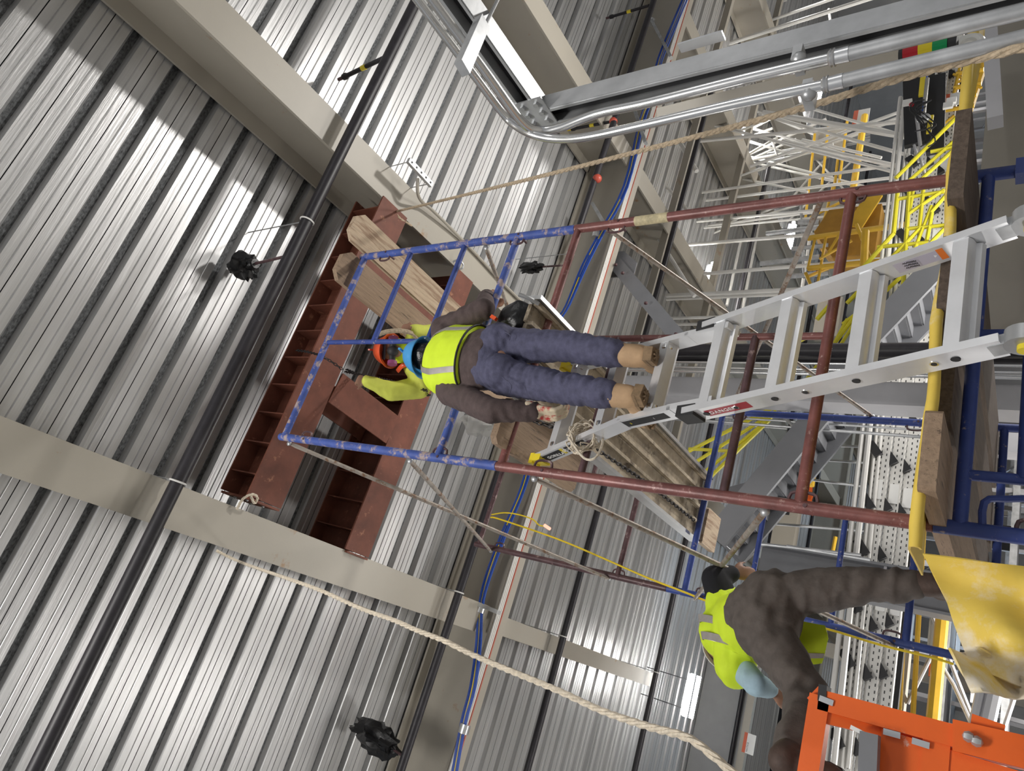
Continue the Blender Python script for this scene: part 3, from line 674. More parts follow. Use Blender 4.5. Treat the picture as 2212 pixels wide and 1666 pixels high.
# ================= PEOPLE =================
def remesh(b,name,m,parent,vox=.012,wr=0,wf=14,it=3,seed=0,axis=None):
    me=b.mesh('tmp'); o=bpy.data.objects.new('tmp',me); S.collection.objects.link(o)
    md=o.modifiers.new('r','REMESH'); md.mode='VOXEL'; md.voxel_size=vox
    sm=o.modifiers.new('s','SMOOTH'); sm.iterations=it; sm.factor=.5
    bpy.context.view_layer.update()
    nm=bpy.data.meshes.new_from_object(o.evaluated_get(bpy.context.evaluated_depsgraph_get()))
    bpy.data.objects.remove(o); nm.name=name
    off=wloc(parent) if parent else V((0,0,0))
    if wr:
        for v in nm.vertices:
            p=v.co; q=V((p.x*.7,p.y*.7,p.z*1.5))*wf*.5+V((seed,0,0))
            h=noise.noise(q)+.5*noise.noise(q*2.1)
            v.co=p+v.normal*wr*(1-abs(h)*2.2)
    for v in nm.vertices: v.co-=off
    for p in nm.polygons: p.use_smooth=True; p.material_index=0
    nm.materials.clear(); nm.materials.append(m)
    ob=bpy.data.objects.new(name,nm); S.collection.objects.link(ob)
    if parent: ob.parent=parent
    return ob
def cap(b,p,q,r1,r2,n=14):
    p,q=V(p),V(q); d=(q-p); L=d.length; t=d/L
    pts=[];rr=[]
    for k in range(4,0,-1):
        a=k/4*math.pi/2*.98; pts.append(p-t*r1*math.sin(a)); rr.append(r1*math.cos(a))
    pts.append(p);rr.append(r1);pts.append(q);rr.append(r2)
    for k in range(1,5):
        a=k/4*math.pi/2*.98; pts.append(q+t*r2*math.sin(a)); rr.append(r2*math.cos(a))
    return b.path(pts,rr,n)
def ringloft(b,secs,n=24,arc=None,th=None,mi=0):
    # secs: list of (center, lateral axis, depth axis, half width, half depth)
    rings=[]
    for (c,ax,ay,w,d) in secs:
        rings.append([V(c)+V(ax)*w*math.cos(a)+V(ay)*d*math.sin(a) for a in ([2*math.pi*k/n for k in range(n)] if not arc else [arc[0]+(arc[1]-arc[0])*k/n for k in range(n+1)])])
    if arc: return b.sheet(rings,th or .004,mi)
    vs=[x for r in rings for x in r]; fs=[]
    for i in range(len(rings)-1):
        for k in range(n): fs.append([i*n+k,i*n+(k+1)%n,(i+1)*n+(k+1)%n,(i+1)*n+k])
    fs.append(list(range(n))[::-1]); fs.append([(len(rings)-1)*n+k for k in range(n)])
    return b.add(vs,fs,mi)
def hand(b,wrist,d,nrm,side,sc=1,curl=.9):
    # d: direction from wrist to knuckles; nrm: back-of-hand normal; side: +1/-1 thumb side
    d=V(d).normalized(); nrm=V(nrm); nrm=(nrm-d*nrm.dot(d)).normalized(); s_=d.cross(nrm)*side; w=V(wrist)
    for k in range(4):
        off=(k-1.5)*.021*sc; root=w+s_*off*-1*.8; kn=w+d*.085*sc-s_*off
        cap(b,root+d*.02,kn,.0145*sc,.0115*sc,8)
        L=[.040,.046,.043,.034][k]*sc; p=kn; a=curl*.7; dd=d
        for j in range(3):
            dd=(d*math.cos(a)-nrm*math.sin(a)); q=p+dd*L*[1,.65,.5][j]
            cap(b,p,q,.0105*sc-.001*j,.0095*sc-.001*j,8); p=q; a+=curl*.75
    t0=w+d*.02*sc+s_*.03*sc; t1=t0+(d*.7+s_*.75-nrm*.3).normalized()*.042*sc; t2=t1+(d*.9+s_*.2-nrm*.5).normalized()*.034*sc
    cap(b,t0,t1,.0145*sc,.012*sc,8); cap(b,t1,t2,.0115*sc,.0095*sc,8)
def headmesh(b,c,f_,u,sc=1):
    f_=V(f_).normalized(); u=V(u).normalized(); r_=f_.cross(u); q=Matrix((r_,f_,u)).transposed(); c=V(c)
    b.ball(c+u*.02,.077*sc,.096*sc,.10*sc,20,rot=q); b.ball(c+f_*.03-u*.05,.055*sc,.06*sc,.065*sc,16,rot=q)
    b.ball(c+f_*.098*sc-u*.012,.013,.02,.024,8,rot=q)
    for s_ in (-1,1):
        b.ball(c+r_*s_*.077*sc-u*.01,.012,.022,.03,10,rot=q)
        b.ball(c+r_*s_*.03+f_*.082*sc+u*.018,.014,.012,.010,8,rot=q)
    b.ball(c+f_*.088*sc-u*.055,.026,.012,.008,8,rot=q)
def hardhat(label,c,f_,u,m,parent,sc=1.0,name='hard_hat'):
    f_=V(f_).normalized(); u=V(u).normalized(); u=(u-f_*u.dot(f_)).normalized(); r_=f_.cross(u); c=V(c); n=28
    g=[]
    for i in range(10):
        t=i/9*math.pi/2
        rr=[(c+r_*.112*sc*math.cos(t)*math.cos(a)+f_*.135*sc*math.cos(t)*math.sin(a)+u*.125*sc*math.sin(t)) for a in [2*math.pi*k/n for k in range(n+1)]]
        if i==0:
            g.append([c+r_*.134*sc*math.cos(a)+f_*(.158+.02*(math.sin(a)>.3))*sc*math.sin(a)-u*.012 for a in [2*math.pi*k/n for k in range(n+1)]])
        g.append(rr)
    o=B().sheet(g,.005).build(name,m,parent,ang=60,label=label)
    B().box(c+u*.124*sc,r_*.006,f_*.10*sc,u*.008).build('crest',m,o,smooth=False)
    return o
SKIN=mat('skin',(.32,.17,.11),.55,0,20,.1)
DENIM=mat('blue_work_trousers',(.078,.078,.135),.85,0,30,.22,.25,160)
JACK=mat('brown_jacket',(.085,.060,.058),.9,0,25,.2,.2,120)
HIVIS=mat('hi_vis_yellow',(.66,.86,.03),.75,0,8,.06,.12,14)
REFL=mat('reflective_tape',(.42,.39,.37),.35,.3,20,.15)
TAN=mat('tan_suede',(.50,.33,.19),.8,0,14,.14,.15,60)
SOLE=mat('boot_sole',(.24,.16,.09),.85,0,30,.3)
TROU=mat('grey_brown_trousers',(.105,.088,.078),.85,0,20,.2,.2,90)
HATB=mat('blue_hard_hat',(.07,.33,.68),.3); HATO=mat('orange_hard_hat',(.75,.10,.03),.3)
GLOVE=mat('cream_glove',(.68,.58,.42),.85,0,22,.15,wear=(.5,.04,.04),wear_amt=.38,wear_s=10)
def stripe(r,secs,arc,nm='reflective_stripe',m=None,grow=.009):
    b=B(); s2=[(c,ax,ay,w_+grow,d_+grow) for (c,ax,ay,w_,d_) in secs]; ringloft(b,s2,5,arc,.003); b.build(nm,m or REFL,r,ang=80)
def sub(secs,t0,t1,n=10):
    out=[]
    for k in range(n+1):
        t=(t0+(t1-t0)*k/n)*(len(secs)-1); i=int(min(t,len(secs)-2)); f_=t-i; a,b_=secs[i],secs[i+1]
        out.append((lerp(a[0],b_[0],f_),lerp(a[1],b_[1],f_).normalized(),lerp(a[2],b_[2],f_).normalized(),a[3]*(1-f_)+b_[3]*f_,a[4]*(1-f_)+b_[4]*f_))
    return out
def boot(b1,b2,ank,heel,toe,up):
    # b1 upper, b2 sole
    ank,heel,toe,up=V(ank),V(heel),V(toe),V(up).normalized(); t=(toe-heel).normalized(); s_=t.cross(up)
    cap(b1,ank+up*.05,heel+t*.055+up*.06,.058,.054); cap(b1,heel+t*.05+up*.045,toe-t*.05+up*.035,.047,.045); cap(b1,toe-t*.09+up*.04,toe-t*.045+up*.035,.052,.044)
    L=(toe-heel).length
    prof=[(-.0,-.034),(.0,.034),(.07,.040),(L*.5,.034),(L*.75,.05),(L-.02,.04),(L,.0),(L-.02,-.04),(L*.75,-.048),(L*.5,-.034),(.07,-.040)]
    b2.prism([(p[0],p[1]) for p in prof],heel+up*.004,t,s_,up*.016)
    b2.prism([(p[0],p[1]*.97) for p in [(-.0,-.034),(.0,.034),(.075,.040),(.085,0),(.075,-.040)]],heel-up*.022,t,s_,up*.027)
    for k in range(5):
        x=L*.5+k*L*.1; b2.box(heel+t*x-up*.004,t*.006,s_*.036,up*.009)
    for k in range(4):
        a=k*math.pi/4; b2.box(heel+t*.038-up*.026,(t*math.cos(a)+s_*math.sin(a))*.028,(s_*math.cos(a)-t*math.sin(a))*.004,up*.006)
def worker1():
    hR,hL=PY(1082,745,2.50),PY(1082,812,2.50); kR,kL=PY(1225,748,2.50),PY(1215,838,2.50); aR,aL=PY(1350,765,2.47),PY(1330,852,2.47)
    pel=(hR+hL)/2; 
    r=thing('person','person in yellow vest and blue hard hat standing on the ladder, seen from behind','person',((aR+aL)/2-V((0,0,.2))))
    ch=PY(985,778,2.52); nk=PY(938,776,2.56); hd=PY(924,775,2.66)
    X=V((1,0,0)); 
    sR,sL=PY(958,712,2.52),PY(972,846,2.52); eR,eL=PY(1045,668,2.50),PY(1062,888,2.45); wR,wL=PY(1052,640,2.80),PY(1158,889,2.55)
    b=B(); headmesh(b,hd,(0,1,.15),(0,-.15,1)); cap(b,nk-V((0,0,.04)),hd,.055,.055); cap(b,pel,ch,.085,.11); 
    for h,k,a in ((hR,kR,aR),(hL,kL,aL)): cap(b,h,k,.06,.05); cap(b,k,a,.05,.04)
    for s_,e,w_ in ((sR,eR,wR),(sL,eL,wL)): cap(b,ch,s_,.08,.055); cap(b,s_,e,.05,.042); cap(b,e,w_,.042,.03)
    hand(b,wR,(.2,.9,.3),(0,-.3,1),1)
    remesh(b,'body',SKIN,r,.011)
    # boots
    for (a,side,sx) in ((aR,'R',1),(aL,'L',-1)):
        b1,b2=B(),B(); z=1.425; heel=V((a.x-.012*sx,2.44,z)); toe=V((a.x+.045*sx-.0,2.70,z+.012))
        boot(b1,b2,a+V((0,.01,0)),heel,toe,(0,-.06,1)); 
        o=remesh(b1,'boot',TAN,r,.009,.0015,20); b2.build('boot_sole',SOLE,o,smooth=False)
    # trousers
    b=B(); cap(b,(hR+pel)/2+V((0,0,.07)),(hL+pel)/2+V((0,0,.07)),.12,.12)
    cap(b,hR+V((0,.01,0)),kR,.098,.076); cap(b,hL+V((0,.01,0)),kL,.098,.076); cap(b,kR,aR+V((0,0,.05)),.078,.066); cap(b,kL,aL+V((0,0,.05)),.078,.066)
    b.ball(hR+V((0,-.05,-.02)),.095,.085,.11,14); b.ball(hL+V((0,-.05,-.02)),.095,.085,.11,14)
    remesh(b,'trousers',DENIM,r,.010,.008,26,2,5)
    # jacket
    secs=[(PY(1068,776,2.50),X,V((0,1,0)),.175,.125),(PY(1040,776,2.50),X,V((0,1,0)),.18,.125),(PY(1005,778,2.51),X,V((0,1,0)),.185,.125),(PY(972,779,2.52),X,V((0,1,0)),.20,.12),(PY(950,778,2.53),X,V((0,1,0)),.17,.10),(PY(936,777,2.56),X,V((0,1,0)),.08,.07)]
    b=B(); ringloft(b,secs)
    for s_,e,w_ in ((sR,eR,wR),(sL,eL,wL)): cap(b,lerp(s_,ch,.3),s_,.09,.078); cap(b,s_,e,.075,.064); cap(b,e,lerp(e,w_,.93),.062,.05)
    remesh(b,'jacket',JACK,r,.011,.006,20,2,1)
    v=sub(secs,.28,.90,14); v=[(c+V((0,-.004,0)),ax,ay,w_+.018,d_+.02) for (c,ax,ay,w_,d_) in v]
    b=B(); ringloft(b,v,30); ob=remesh(b,'vest',HIVIS,r,.012,.005,12,1,9)
    w2=sub(v,0,1,12)
    for a in (-2.22,-.90): stripe(ob,w2,(a-.085,a+.085))
    # black hem
    e=v[0]; B().path([e[0]+e[1]*(e[3]+.003)*math.cos(a)+e[2]*(e[4]+.003)*math.sin(a) for a in [2*math.pi*k/32 for k in range(32)]],.006,6,closed=True).build('vest_hem',BLACK,ob)
    hardhat('blue hard hat',hd+V((0,-.015,.03)),(0.05,1,.25),(0,-.25,1),HATB,r,.98)
    b=B(); b.ball(hd+V((0,-.03,-.01)),.09,.10,.10,18,nz=.12); remesh(b,'hood',BLACKB,r,.01)
    # glove
    b=B(); hand(b,wL,(.05,.35,-.93),(-.9,-.3,0),1,1.2,1.0); cap(b,wL+V((0,-.02,.03)),wL,.045,.042); remesh(b,'glove',GLOVE,r,.007,.001,20,1)
    # black shoulder bag on a strap
    b=B(); b.ball(PY(1118,690,2.62),.11,.10,.12,16,nz=.25,seed=4); remesh(b,'pouch',BLACKB,r,.012)
    B().bar(PY(1062,684,2.5),PY(1072,690,2.5),.02,.02).build('orange_clip',HATO,r,smooth=False)
    B().bar(PY(1140,672,2.62),PY(1162,688,2.62),.03,.02).build('yellow_tab',HIVIS,r,smooth=False)
    # hem pockets
    for (p,q) in (((1078,712),(1100,735)),((1085,815),(1100,850))): B().path(smooth_pts([PY(p[0],p[1],2.395),PY((p[0]+q[0])/2+12,(p[1]+q[1])/2,2.385),PY(q[0],q[1],2.39)],4),.0025,5).build('pocket_seam',DENIM,r)
worker1()
def worker2():
    Y0=3.6; pel=PY(1655,1320,Y0); hR=PY(1675,1290,Y0); hL=PY(1655,1368,3.55)
    kR=PY(1825,1268,3.62); aR=PY(1985,1262,3.66); kL=PY(1745,1505,3.38); aL=PY(1712,1635,2.98); fL=PY(1700,1690,2.86)
    ch=PY(1590,1360,3.82); sR=PY(1562,1300,3.86); sL=PY(1588,1440,3.78); eR=PY(1545,1252,3.84); wR=PY(1583,1238,3.92); eL=PY(1632,1478,3.70); wL=PY(1668,1492,3.8)
    r=thing('person','person in yellow vest and grey-brown trousers bending over, one boot on the low platform','person',(aR.x,aR.y,.36))
    hd=ch+(ch-pel)*.8+V((0,.16,.0))
    b=B(); headmesh(b,hd,(0,.5,-.8),(-.2,.8,.5)); cap(b,ch,hd,.06,.055); cap(b,pel,ch,.13,.14)
    for h,k,a in ((hR,kR,aR),(hL,kL,aL)): cap(b,h,k,.075,.052); cap(b,k,a,.052,.04)
    for s_,e,w_ in ((sR,eR,wR),(sL,eL,wL)): cap(b,ch,s_,.09,.055); cap(b,s_,e,.048,.04); cap(b,e,w_,.04,.03)
    hand(b,wR,(.25,.45,-.8),(0,-1,0),-1,1.05); hand(b,wL,(.1,.6,-.6),(0,-1,0),1,1.05)
    remesh(b,'body',SKIN,r,.012)
    b=B(); cap(b,lerp(hR,pel,.3),lerp(hL,pel,.3),.155,.155); cap(b,pel,pel+(ch-pel)*.45,.165,.155); cap(b,hR,kR,.125,.088); cap(b,kR,lerp(kR,aR,.86),.088,.072); cap(b,hL,kL,.118,.088); cap(b,kL,lerp(kL,aL,.95),.09,.068)
    remesh(b,'trousers',TROU,r,.012,.013,13,1,2)
    b=B(); cap(b,lerp(pel,ch,.55),lerp(pel,ch,1.15),.165,.165); cap(b,ch,sR,.13,.095); cap(b,ch,sL,.13,.10); 
    remesh(b,'vest',HIVIS,r,.012,.014,12,1,3)
    for t in (.35,.62):
        c=lerp(sR,sL,t)+V((0,-.0,0)); d=(ch-pel).normalized()
        s2=[(lerp(sR,sL,t+dt)+V((0,-.03,0)),V((0,0,1)),V((0,-1,0)),.146,.128) for dt in (0,.12)]
        B().sheet([[x[0]+x[1]*x[3]*math.cos(a)+x[2]*x[4]*math.sin(a) for a in [math.pi*k/8 for k in range(9)]] for x in s2],.004).build('reflective_stripe',REFL,r,ang=80)
    # vest flap hanging down in front
    g=[]
    o0=PY(1708,1318,3.75); o1=PY(1712,1445,3.7); o2=PY(1785,1400,3.72)
    for i in range(9):
        row=[]
        for j in range(9):
            t=i/8; s_=j/8; a=PY(1705+8*s_,1335+105*s_,3.72); q=PY(1792-18*abs(s_-.35)*1.6,1352+80*s_,3.72); p=lerp(a,q,t); p.y+=.02*math.sin(5*s_+3*t); row.append(p)
        g.append(row)
    B().sheet(g,.006).build('vest_flap',HIVIS,r,ang=80)
    g=[[lerp(g[i][6],g[i][7],.0+.9*j/2)+V((0,-.006,0)) for j in range(3)] for i in range(9)]
    B().sheet(g,.004).build('reflective_stripe',REFL,r,ang=80)
    BS=mat('black_sleeve',(.008,.008,.012),.9); LB=mat('pale_blue_sleeve',(.36,.50,.58),.85,0,20,.1,.1,60)
    b=B(); cap(b,lerp(sR,ch,.1),eR,.088,.078); cap(b,eR,lerp(eR,wR,.85),.070,.052); remesh(b,'black_sleeve',BS,r,.012,.003,14,2)
    b=B(); cap(b,sL+V((0,0,-.03)),eL,.07,.058); cap(b,eL,lerp(eL,wL,.8),.058,.045); remesh(b,'blue_sleeve',LB,r,.012,.004,14,2)
    hardhat('pale hard hat hidden behind the vest',hd+V((0,.06,-.01)),(0,.5,-.8),(-.2,.8,.5),WHITE,r)
    BR=mat('brown_boot',(.07,.045,.035),.7,0,18,.3,.3,60)
    b1,b2=B(),B(); hl=V((aR.x,aR.y-.06,.325)); boot(b1,b2,aR+V((0,0,0)),hl,hl+V((.03,.27,0)),(0,0,1)); remesh(b1,'boot',BR,r,.009,.002,20); b2.build('boot_sole',BLACK,r,smooth=False)
    d=(fL-aL).normalized(); b1,b2=B(),B(); boot(b1,b2,aL,aL+V((-.02,-.06,.05)),aL+V((-.02,-.04,-.2)),(0,-1,.1)); remesh(b1,'boot',BR,r,.009,.002,20); b2.build('boot_sole',BLACK,r,smooth=False)
worker2()
def worker3():
    D=5.35; hd=PD(850,758,D); r=thing('person','person in orange hard hat and respirator among the red-brown beams','person',PD(960,770,D+.2))
    ch=PD(915,790,D+.12); nk=PD(885,775,D+.08); pel=PD(990,790,D+.15)
    f_=V((-.45,-.85,-.30)); u=V((0,-.1,1))
    sR,sL=PD(900,735,D+.1),PD(905,838,D+.1); eR,eL=PD(935,720,D),PD(845,845,D-.05); wR,wL=PD(890,712,D-.2),PD(790,822,D-.15)
    b=B(); headmesh(b,hd,f_,u,1.0); cap(b,ch,hd,.06,.055); cap(b,pel,ch,.13,.14)
    for dx in (-.09,.09): cap(b,pel+V((dx,0,0)),pel+V((dx,.05,-.42)),.075,.055); cap(b,pel+V((dx,.05,-.42)),pel+V((dx,.1,-.80)),.055,.045)
    for s_,e,w_ in ((sR,eR,wR),(sL,eL,wL)): cap(b,ch,s_,.09,.055); cap(b,s_,e,.048,.04); cap(b,e,w_,.04,.03)
    hand(b,wR,(0,-.2,1),(0,-1,0),1); hand(b,wL,(0,-.1,1),(0,-1,0),-1)
    remesh(b,'body',SKIN,r,.012)
    b=B(); cap(b,pel+V((0,0,.1)),ch,.15,.16); cap(b,ch,sR,.13,.09); cap(b,ch,sL,.13,.09); cap(b,sR,eR,.085,.07); cap(b,sL,eL,.085,.075); cap(b,eL,lerp(eL,wL,.93),.075,.045); cap(b,eR,lerp(eR,wR,.9),.065,.045)
    remesh(b,'hi_vis_jacket',mat('hi_vis_sleeve',(.62,.66,.10),.8,0,8,.1,.15,20),r,.013,.007,14,2,4)
    b=B(); cap(b,pel,pel+V((0,0,.05)),.14,.14)
    for dx in (-.09,.09): cap(b,pel+V((dx,0,0)),pel+V((dx,.05,-.42)),.1,.075); cap(b,pel+V((dx,.05,-.42)),pel+V((dx,.1,-.78)),.075,.06)
    remesh(b,'trousers',GREYPANT,r,.014,.005,14,2)
    b=B(); b.ball(hd-V(f_).normalized()*.03-V((0,0,.03)),.098,.10,.115,18,nz=.1); remesh(b,'balaclava',HIVIS,r,.01)
    hardhat('orange hard hat',hd+V((0,0,.035)),f_,u,HATO,r,1.05)
    fn=f_.normalized(); rt=fn.cross(u).normalized(); up=rt.cross(fn)
    b=B(); b.ball(hd+fn*.10-up*.055,.045,.045,.045,12); b.tube(hd+fn*.10-up*.05-rt*.03,hd+fn*.11-up*.06-rt*.085,.025,n=12); b.tube(hd+fn*.10-up*.05+rt*.03,hd+fn*.11-up*.06+rt*.085,.025,n=12); rs=b.build('respirator',BLACK,r)
    PK=mat('magenta_filter',(.25,.05,.15),.6)
    for s_ in (-1,1): B().tube(hd+fn*.11-up*.06+rt*s_*.08,hd+fn*.12-up*.065+rt*s_*.105,.037,n=18).build('filter',PK,rs)
    B().path([hd+fn*.11+rt*x+up*(.02) for x in (-.07,-.04,0,.04,.07)],.02,8,ell=(1,.4)).build('safety_glasses',mat('lens',(.05,.05,.06),.1),r)
    for k in (-1,1): B().path(smooth_pts([sR*.5+sL*.5+V((k*.12,-.1,.08)),ch+V((k*.08,-.17,0)),pel+V((k*.1,-.16,.1))],4),.018,8,ell=(1,.3)).build('harness_strap',HATO,r)
    B().path(smooth_pts([PD(818,722,D-.3),PD(840,716,D-.3),PD(868,715,D-.28),PD(893,722,D-.2),PD(905,740,D-.1)],5),.018,6).build('rope_coil',ROPE,r)
GREYPANT=mat('grey_trousers',(.12,.12,.14),.85,0,20,.2)
worker3()
# ================= ORANGE LIFT BASKET =================
def lift():
    Yl=2.62; r=thing('lift_basket','orange lift basket with rails and grey control panel in the lower right corner','lift',PY(2000,1650,Yl)-V((0,0,.9)))
    def q(px,py,Y=Yl): return PY(px,py,Y)
    def br(p,q_,w,h,nm='rail'): return B().bar(p,q_,w,h,up=(0,-1,0)).build(nm,ORANGE,r,smooth=False)
    br(q(1772,1513),q(2080,1596),.062,.062); br(q(1775,1505),q(1742,1720),.062,.062,'corner_post'); br(q(1778,1545),q(2260,1655,2.75),.05,.05)
    br(q(2060,1590),q(2270,1640),.085,.085); br(q(2136,1556),q(2128,1606),.08,.05,'bracket'); br(q(2025,1600),q(2015,1720),.07,.05,'post')
    B().prism([(0,0),(.45,0),(.45,-.30),(0,-.30)],q(1905,1575,2.6),(.0,0,-1),(1,0,0),(0,.02,0)).build('side_panel',ORANGE,r,smooth=False)
    br(q(1770,1510),q(1772,1512)+V((0,.75,0)),.055,.055); br(q(2060,1590),q(2060,1590)+V((0,.75,0)),.05,.05)
    B().bar(q(1772,1498),q(1790,1502),.07,.05).build('end_cap',BLACK,r,smooth=False)
    B().bar(q(1880,1585,2.55),q(1875,1700,2.55),.055,.05).build('control_box',GREYP,r,smooth=False)
    B().bar(q(1840,1572,2.56),q(1880,1592,2.56),.05,.012).build('white_label',SIGNW,r,smooth=False)
    for (a,b_) in (((1908,1580),(1945,1590)),((1970,1600),(2008,1612)),((1770,1508),(1800,1520))):
        B().bar(q(*a,2.585),q(*b_,2.585),.018,.004,up=(0,-1,0)).build('silver_label',ALU,r,smooth=False)
    for p in ((2092,1592),(2110,1602)): B().ball(q(*p,2.56),.016,n=6).build('bolt',GALV,r)
lift()
# ================= BACKGROUND HALL =================
PERF=bpy.data.materials.new('perforated_white_steel'); PERF.use_nodes=True
def _perf():
    nt=PERF.node_tree; n=nt.nodes; lk=nt.links; b=n['Principled BSDF']; b.inputs['Roughness'].default_value=.45
    tc=n.new('ShaderNodeTexCoord'); sp=n.new('ShaderNodeSeparateXYZ'); lk.new(tc.outputs['Object'],sp.inputs[0])
    cb=n.new('ShaderNodeCombineXYZ'); lk.new(sp.outputs[0],cb.inputs[0]); ad=n.new('ShaderNodeMath'); lk.new(sp.outputs[1],ad.inputs[0]); lk.new(sp.outputs[2],ad.inputs[1]); lk.new(ad.outputs[0],cb.inputs[1])
    br=n.new('ShaderNodeTexBrick'); lk.new(cb.outputs[0],br.inputs[0]); br.offset=.5
    br.inputs['Color1'].default_value=(.03,.03,.03,1); br.inputs['Color2'].default_value=(.05,.05,.05,1); br.inputs['Mortar'].default_value=(.66,.65,.62,1)
    br.inputs['Scale'].default_value=1; br.inputs['Mortar Size'].default_value=.021; br.inputs['Brick Width'].default_value=.075; br.inputs['Row Height'].default_value=.055; br.inputs['Mortar Smooth'].default_value=0
    lk.new(br.outputs[0],b.inputs['Base Color'])
_perf()
def rods(name,label,cat,segs,m,part='rod',flat=False):
    s0=segs[0]; r=thing(name,label,cat,PY(s0[0],s0[1],s0[4]))
    for s_ in segs:
        p,q=PY(s_[0],s_[1],s_[4]),PY(s_[2],s_[3],s_[6] if len(s_)>6 else s_[4]); rr=s_[5]*(1.25 if name=='rod_bracing' else 1)
        if flat: B().bar(p,q,rr*2,rr*2).build(part,m,r,smooth=False)
        else: B().tube(p,q,rr,n=8).build(part,m,r)
    return r
rods('rod_bracing','fan of white steel bracing rods high across the far bay under the roof','bracing',[
 (1395,378,1640,268,12,.022),(1380,395,1500,372,12,.02),(1400,310,1560,345,12.3,.02),(1440,360,1600,285,12,.022),(1440,379,1800,312,12.3,.03),(1450,420,1720,300,12.6,.022),(1440,433,1680,297,12,.022),(1440,427,1936,356,11.5,.026),(1452,442,1936,383,11.8,.026),
 (1530,315,1870,404,12.5,.024),(1530,330,1850,402,12.9,.024),(1690,305,1938,359,11.2,.036),(1733,302,1904,341,11.6,.026),(1567,379,1745,415,12.4,.022),(1667,302,1680,340,12,.022)],WHITE)
rods('rod_bracing','white steel rods fanning down from the deep girder behind the tan rope','bracing',[(1491,257,1936,373,10.6,.026),(1389,387,1669,277,12,.024),(1396,435,1785,257,12.4,.026),(1437,441,1943,257,12.7,.026),(1649,243,1956,295,10.3,.042),(1551,257,1925,360,11.9,.022),(1608,230,1826,318,13,.022),(1450,465,1758,421,12.9,.022),(1485,517,1730,441,13,.022),(1416,503,1785,455,12.2,.024),(1380,340,1500,470,10,.03),(1395,470,1500,640,9.6,.03),(1470,310,1505,370,9.4,.035),(1400,330,1470,300,13,.022),(1375,520,1440,510,11.5,.02),(1860,450,1750,330,13.2,.02),(1820,300,1700,440,13.4,.02),(1600,520,1570,660,13.5,.03),(1640,480,1600,690,13.7,.03),(1760,445,1730,640,13,.03),(1860,330,1700,480,14,.02)],WHITE)
for (y,l) in ((9.3,'cream roof purlin nearest beyond the girder, seen behind the white rods'),(11.6,'cream roof purlin farther off, seen behind the white rods')):
    B().abox(4.3,22,y-.05,y+.05,5.62,5.76).build('roof_purlin',CREAM,label=l,cat='purlin',smooth=False)
rods('rod_bracing','white steel rods running level below the fan of bracing, behind the upper red post','bracing',[
 (1440,485,1926,439,11.6,.024),(1440,500,1926,455,12,.02),(1450,532,1926,493,11.3,.03),(1445,598,1920,559,11,.03),(1440,639,1745,625,10.5,.034),(1440,647,1745,634,10.7,.024),(1440,688,1560,685,10.5,.024),(1440,701,1560,700,10.8,.024),(1511,517,1672,449,12.6,.02),(1480,525,1600,470,12.8,.018)],WHITE)
rods('rod_bracing','white rods crossing beneath the conduits near the cream channel','bracing',[(1500,306,1960,262,10.5,.03),(1640,246,1970,338,10.5,.026),(1500,270,1700,330,12,.024),(1560,300,1740,222,11.5,.024),(1730,228,1975,300,11,.024),(1500,340,1760,210,12,.02),(1620,360,1990,225,10.8,.026),(1600,380,1950,250,11.4,.02)],WHITE)
rods('pipe_rack','pair of long white pipes above the galvanised strut at the top','pipe',[(1540,105,1900,-10,11,.05),(1545,85,1880,-30,11.5,.035),(1480,30,1560,10,12,.03),(1540,20,1640,0,12,.03),(1790,20,1800,90,12,.03),(1500,60,1700,0,13,.03)],WHITE)
rods('cable_tray','silver wire tray bundle beyond the rod bracing','tray',[(1640,335,1880,290,13,.03),(1645,343,1880,297,13,.03),(1650,350,1880,303,13,.03),(1655,327,1660,360,13,.03),(1690,330,1700,350,13,.02),(1655,505,1780,490,11.5,.05),(1642,570,1770,555,11.5,.05),(1700,598,1790,590,11.5,.05),(1730,437,1737,600,12,.03),(1770,480,1725,480,11,.05),(1710,538,1790,530,11,.04)],GALVD)
rods('hall_frame','pair of silver posts and rails crossing the hall near the perforated rails','frame',[(1945,210,1780,1660,8.8,.028),(1955,210,1800,1660,8.8,.034),(1968,210,1818,1660,8.9,.02),(1975,210,1832,1660,8.9,.02)],WHITE)
# perforated conveyor rails along X
def xrail(label,px,Y,w,h,m,x0=-3,x1=12,part=None,name='perforated_rail'):
    z=PY(px,1000,Y).z; r=thing(name,label,'rail',(x0,Y,z-h/2))
    B().abox(x0,x1,Y-w/2,Y+w/2,z-h/2,z+h/2).build('rail_beam',m,r,smooth=False)
    rr=random.Random(int(px))
    for k in range(22):
        x=x0+.4+k*.66+rr.random()*.2
        B().bar((x,Y-w,z+.02),(x+.16,Y-w,z+.14),.06,.1).build('black_clip',BLACK,r,smooth=False)
    for k in range(11):
        x=x0+.7+k*1.3; B().abox(x,x+.25,Y-w/2-.012,Y-w/2-.002,z-.05,z+.05).build('label_plate',SIGNW,r,smooth=False)
xrail('perforated white rail, uppermost of the conveyor rails',1905,9.0,.12,.17,PERF)
xrail('perforated white rail, second of the conveyor rails',1940,9.1,.10,.13,PERF)
xrail('perforated white rail, third of the conveyor rails',1970,9.2,.10,.13,PERF)
for (px,Y,h,m,l) in ((1922,9.6,.16,GALVD,'dull zinc conveyor side plate behind the first perforated rail'),(1956,9.6,.16,GALVD,'dull zinc conveyor side plate behind the second perforated rail'),(1985,9.6,.10,BLACK,'black cable duct behind the third perforated rail'),(1890,9.4,.05,BLACK,'thin black duct over the perforated rails')):
    z=PY(px,1000,Y).z; B().abox(-3,12,Y,Y+.1,z-h/2,z+h/2).build('conveyor_plate',m,label=l,cat='plate',smooth=False)
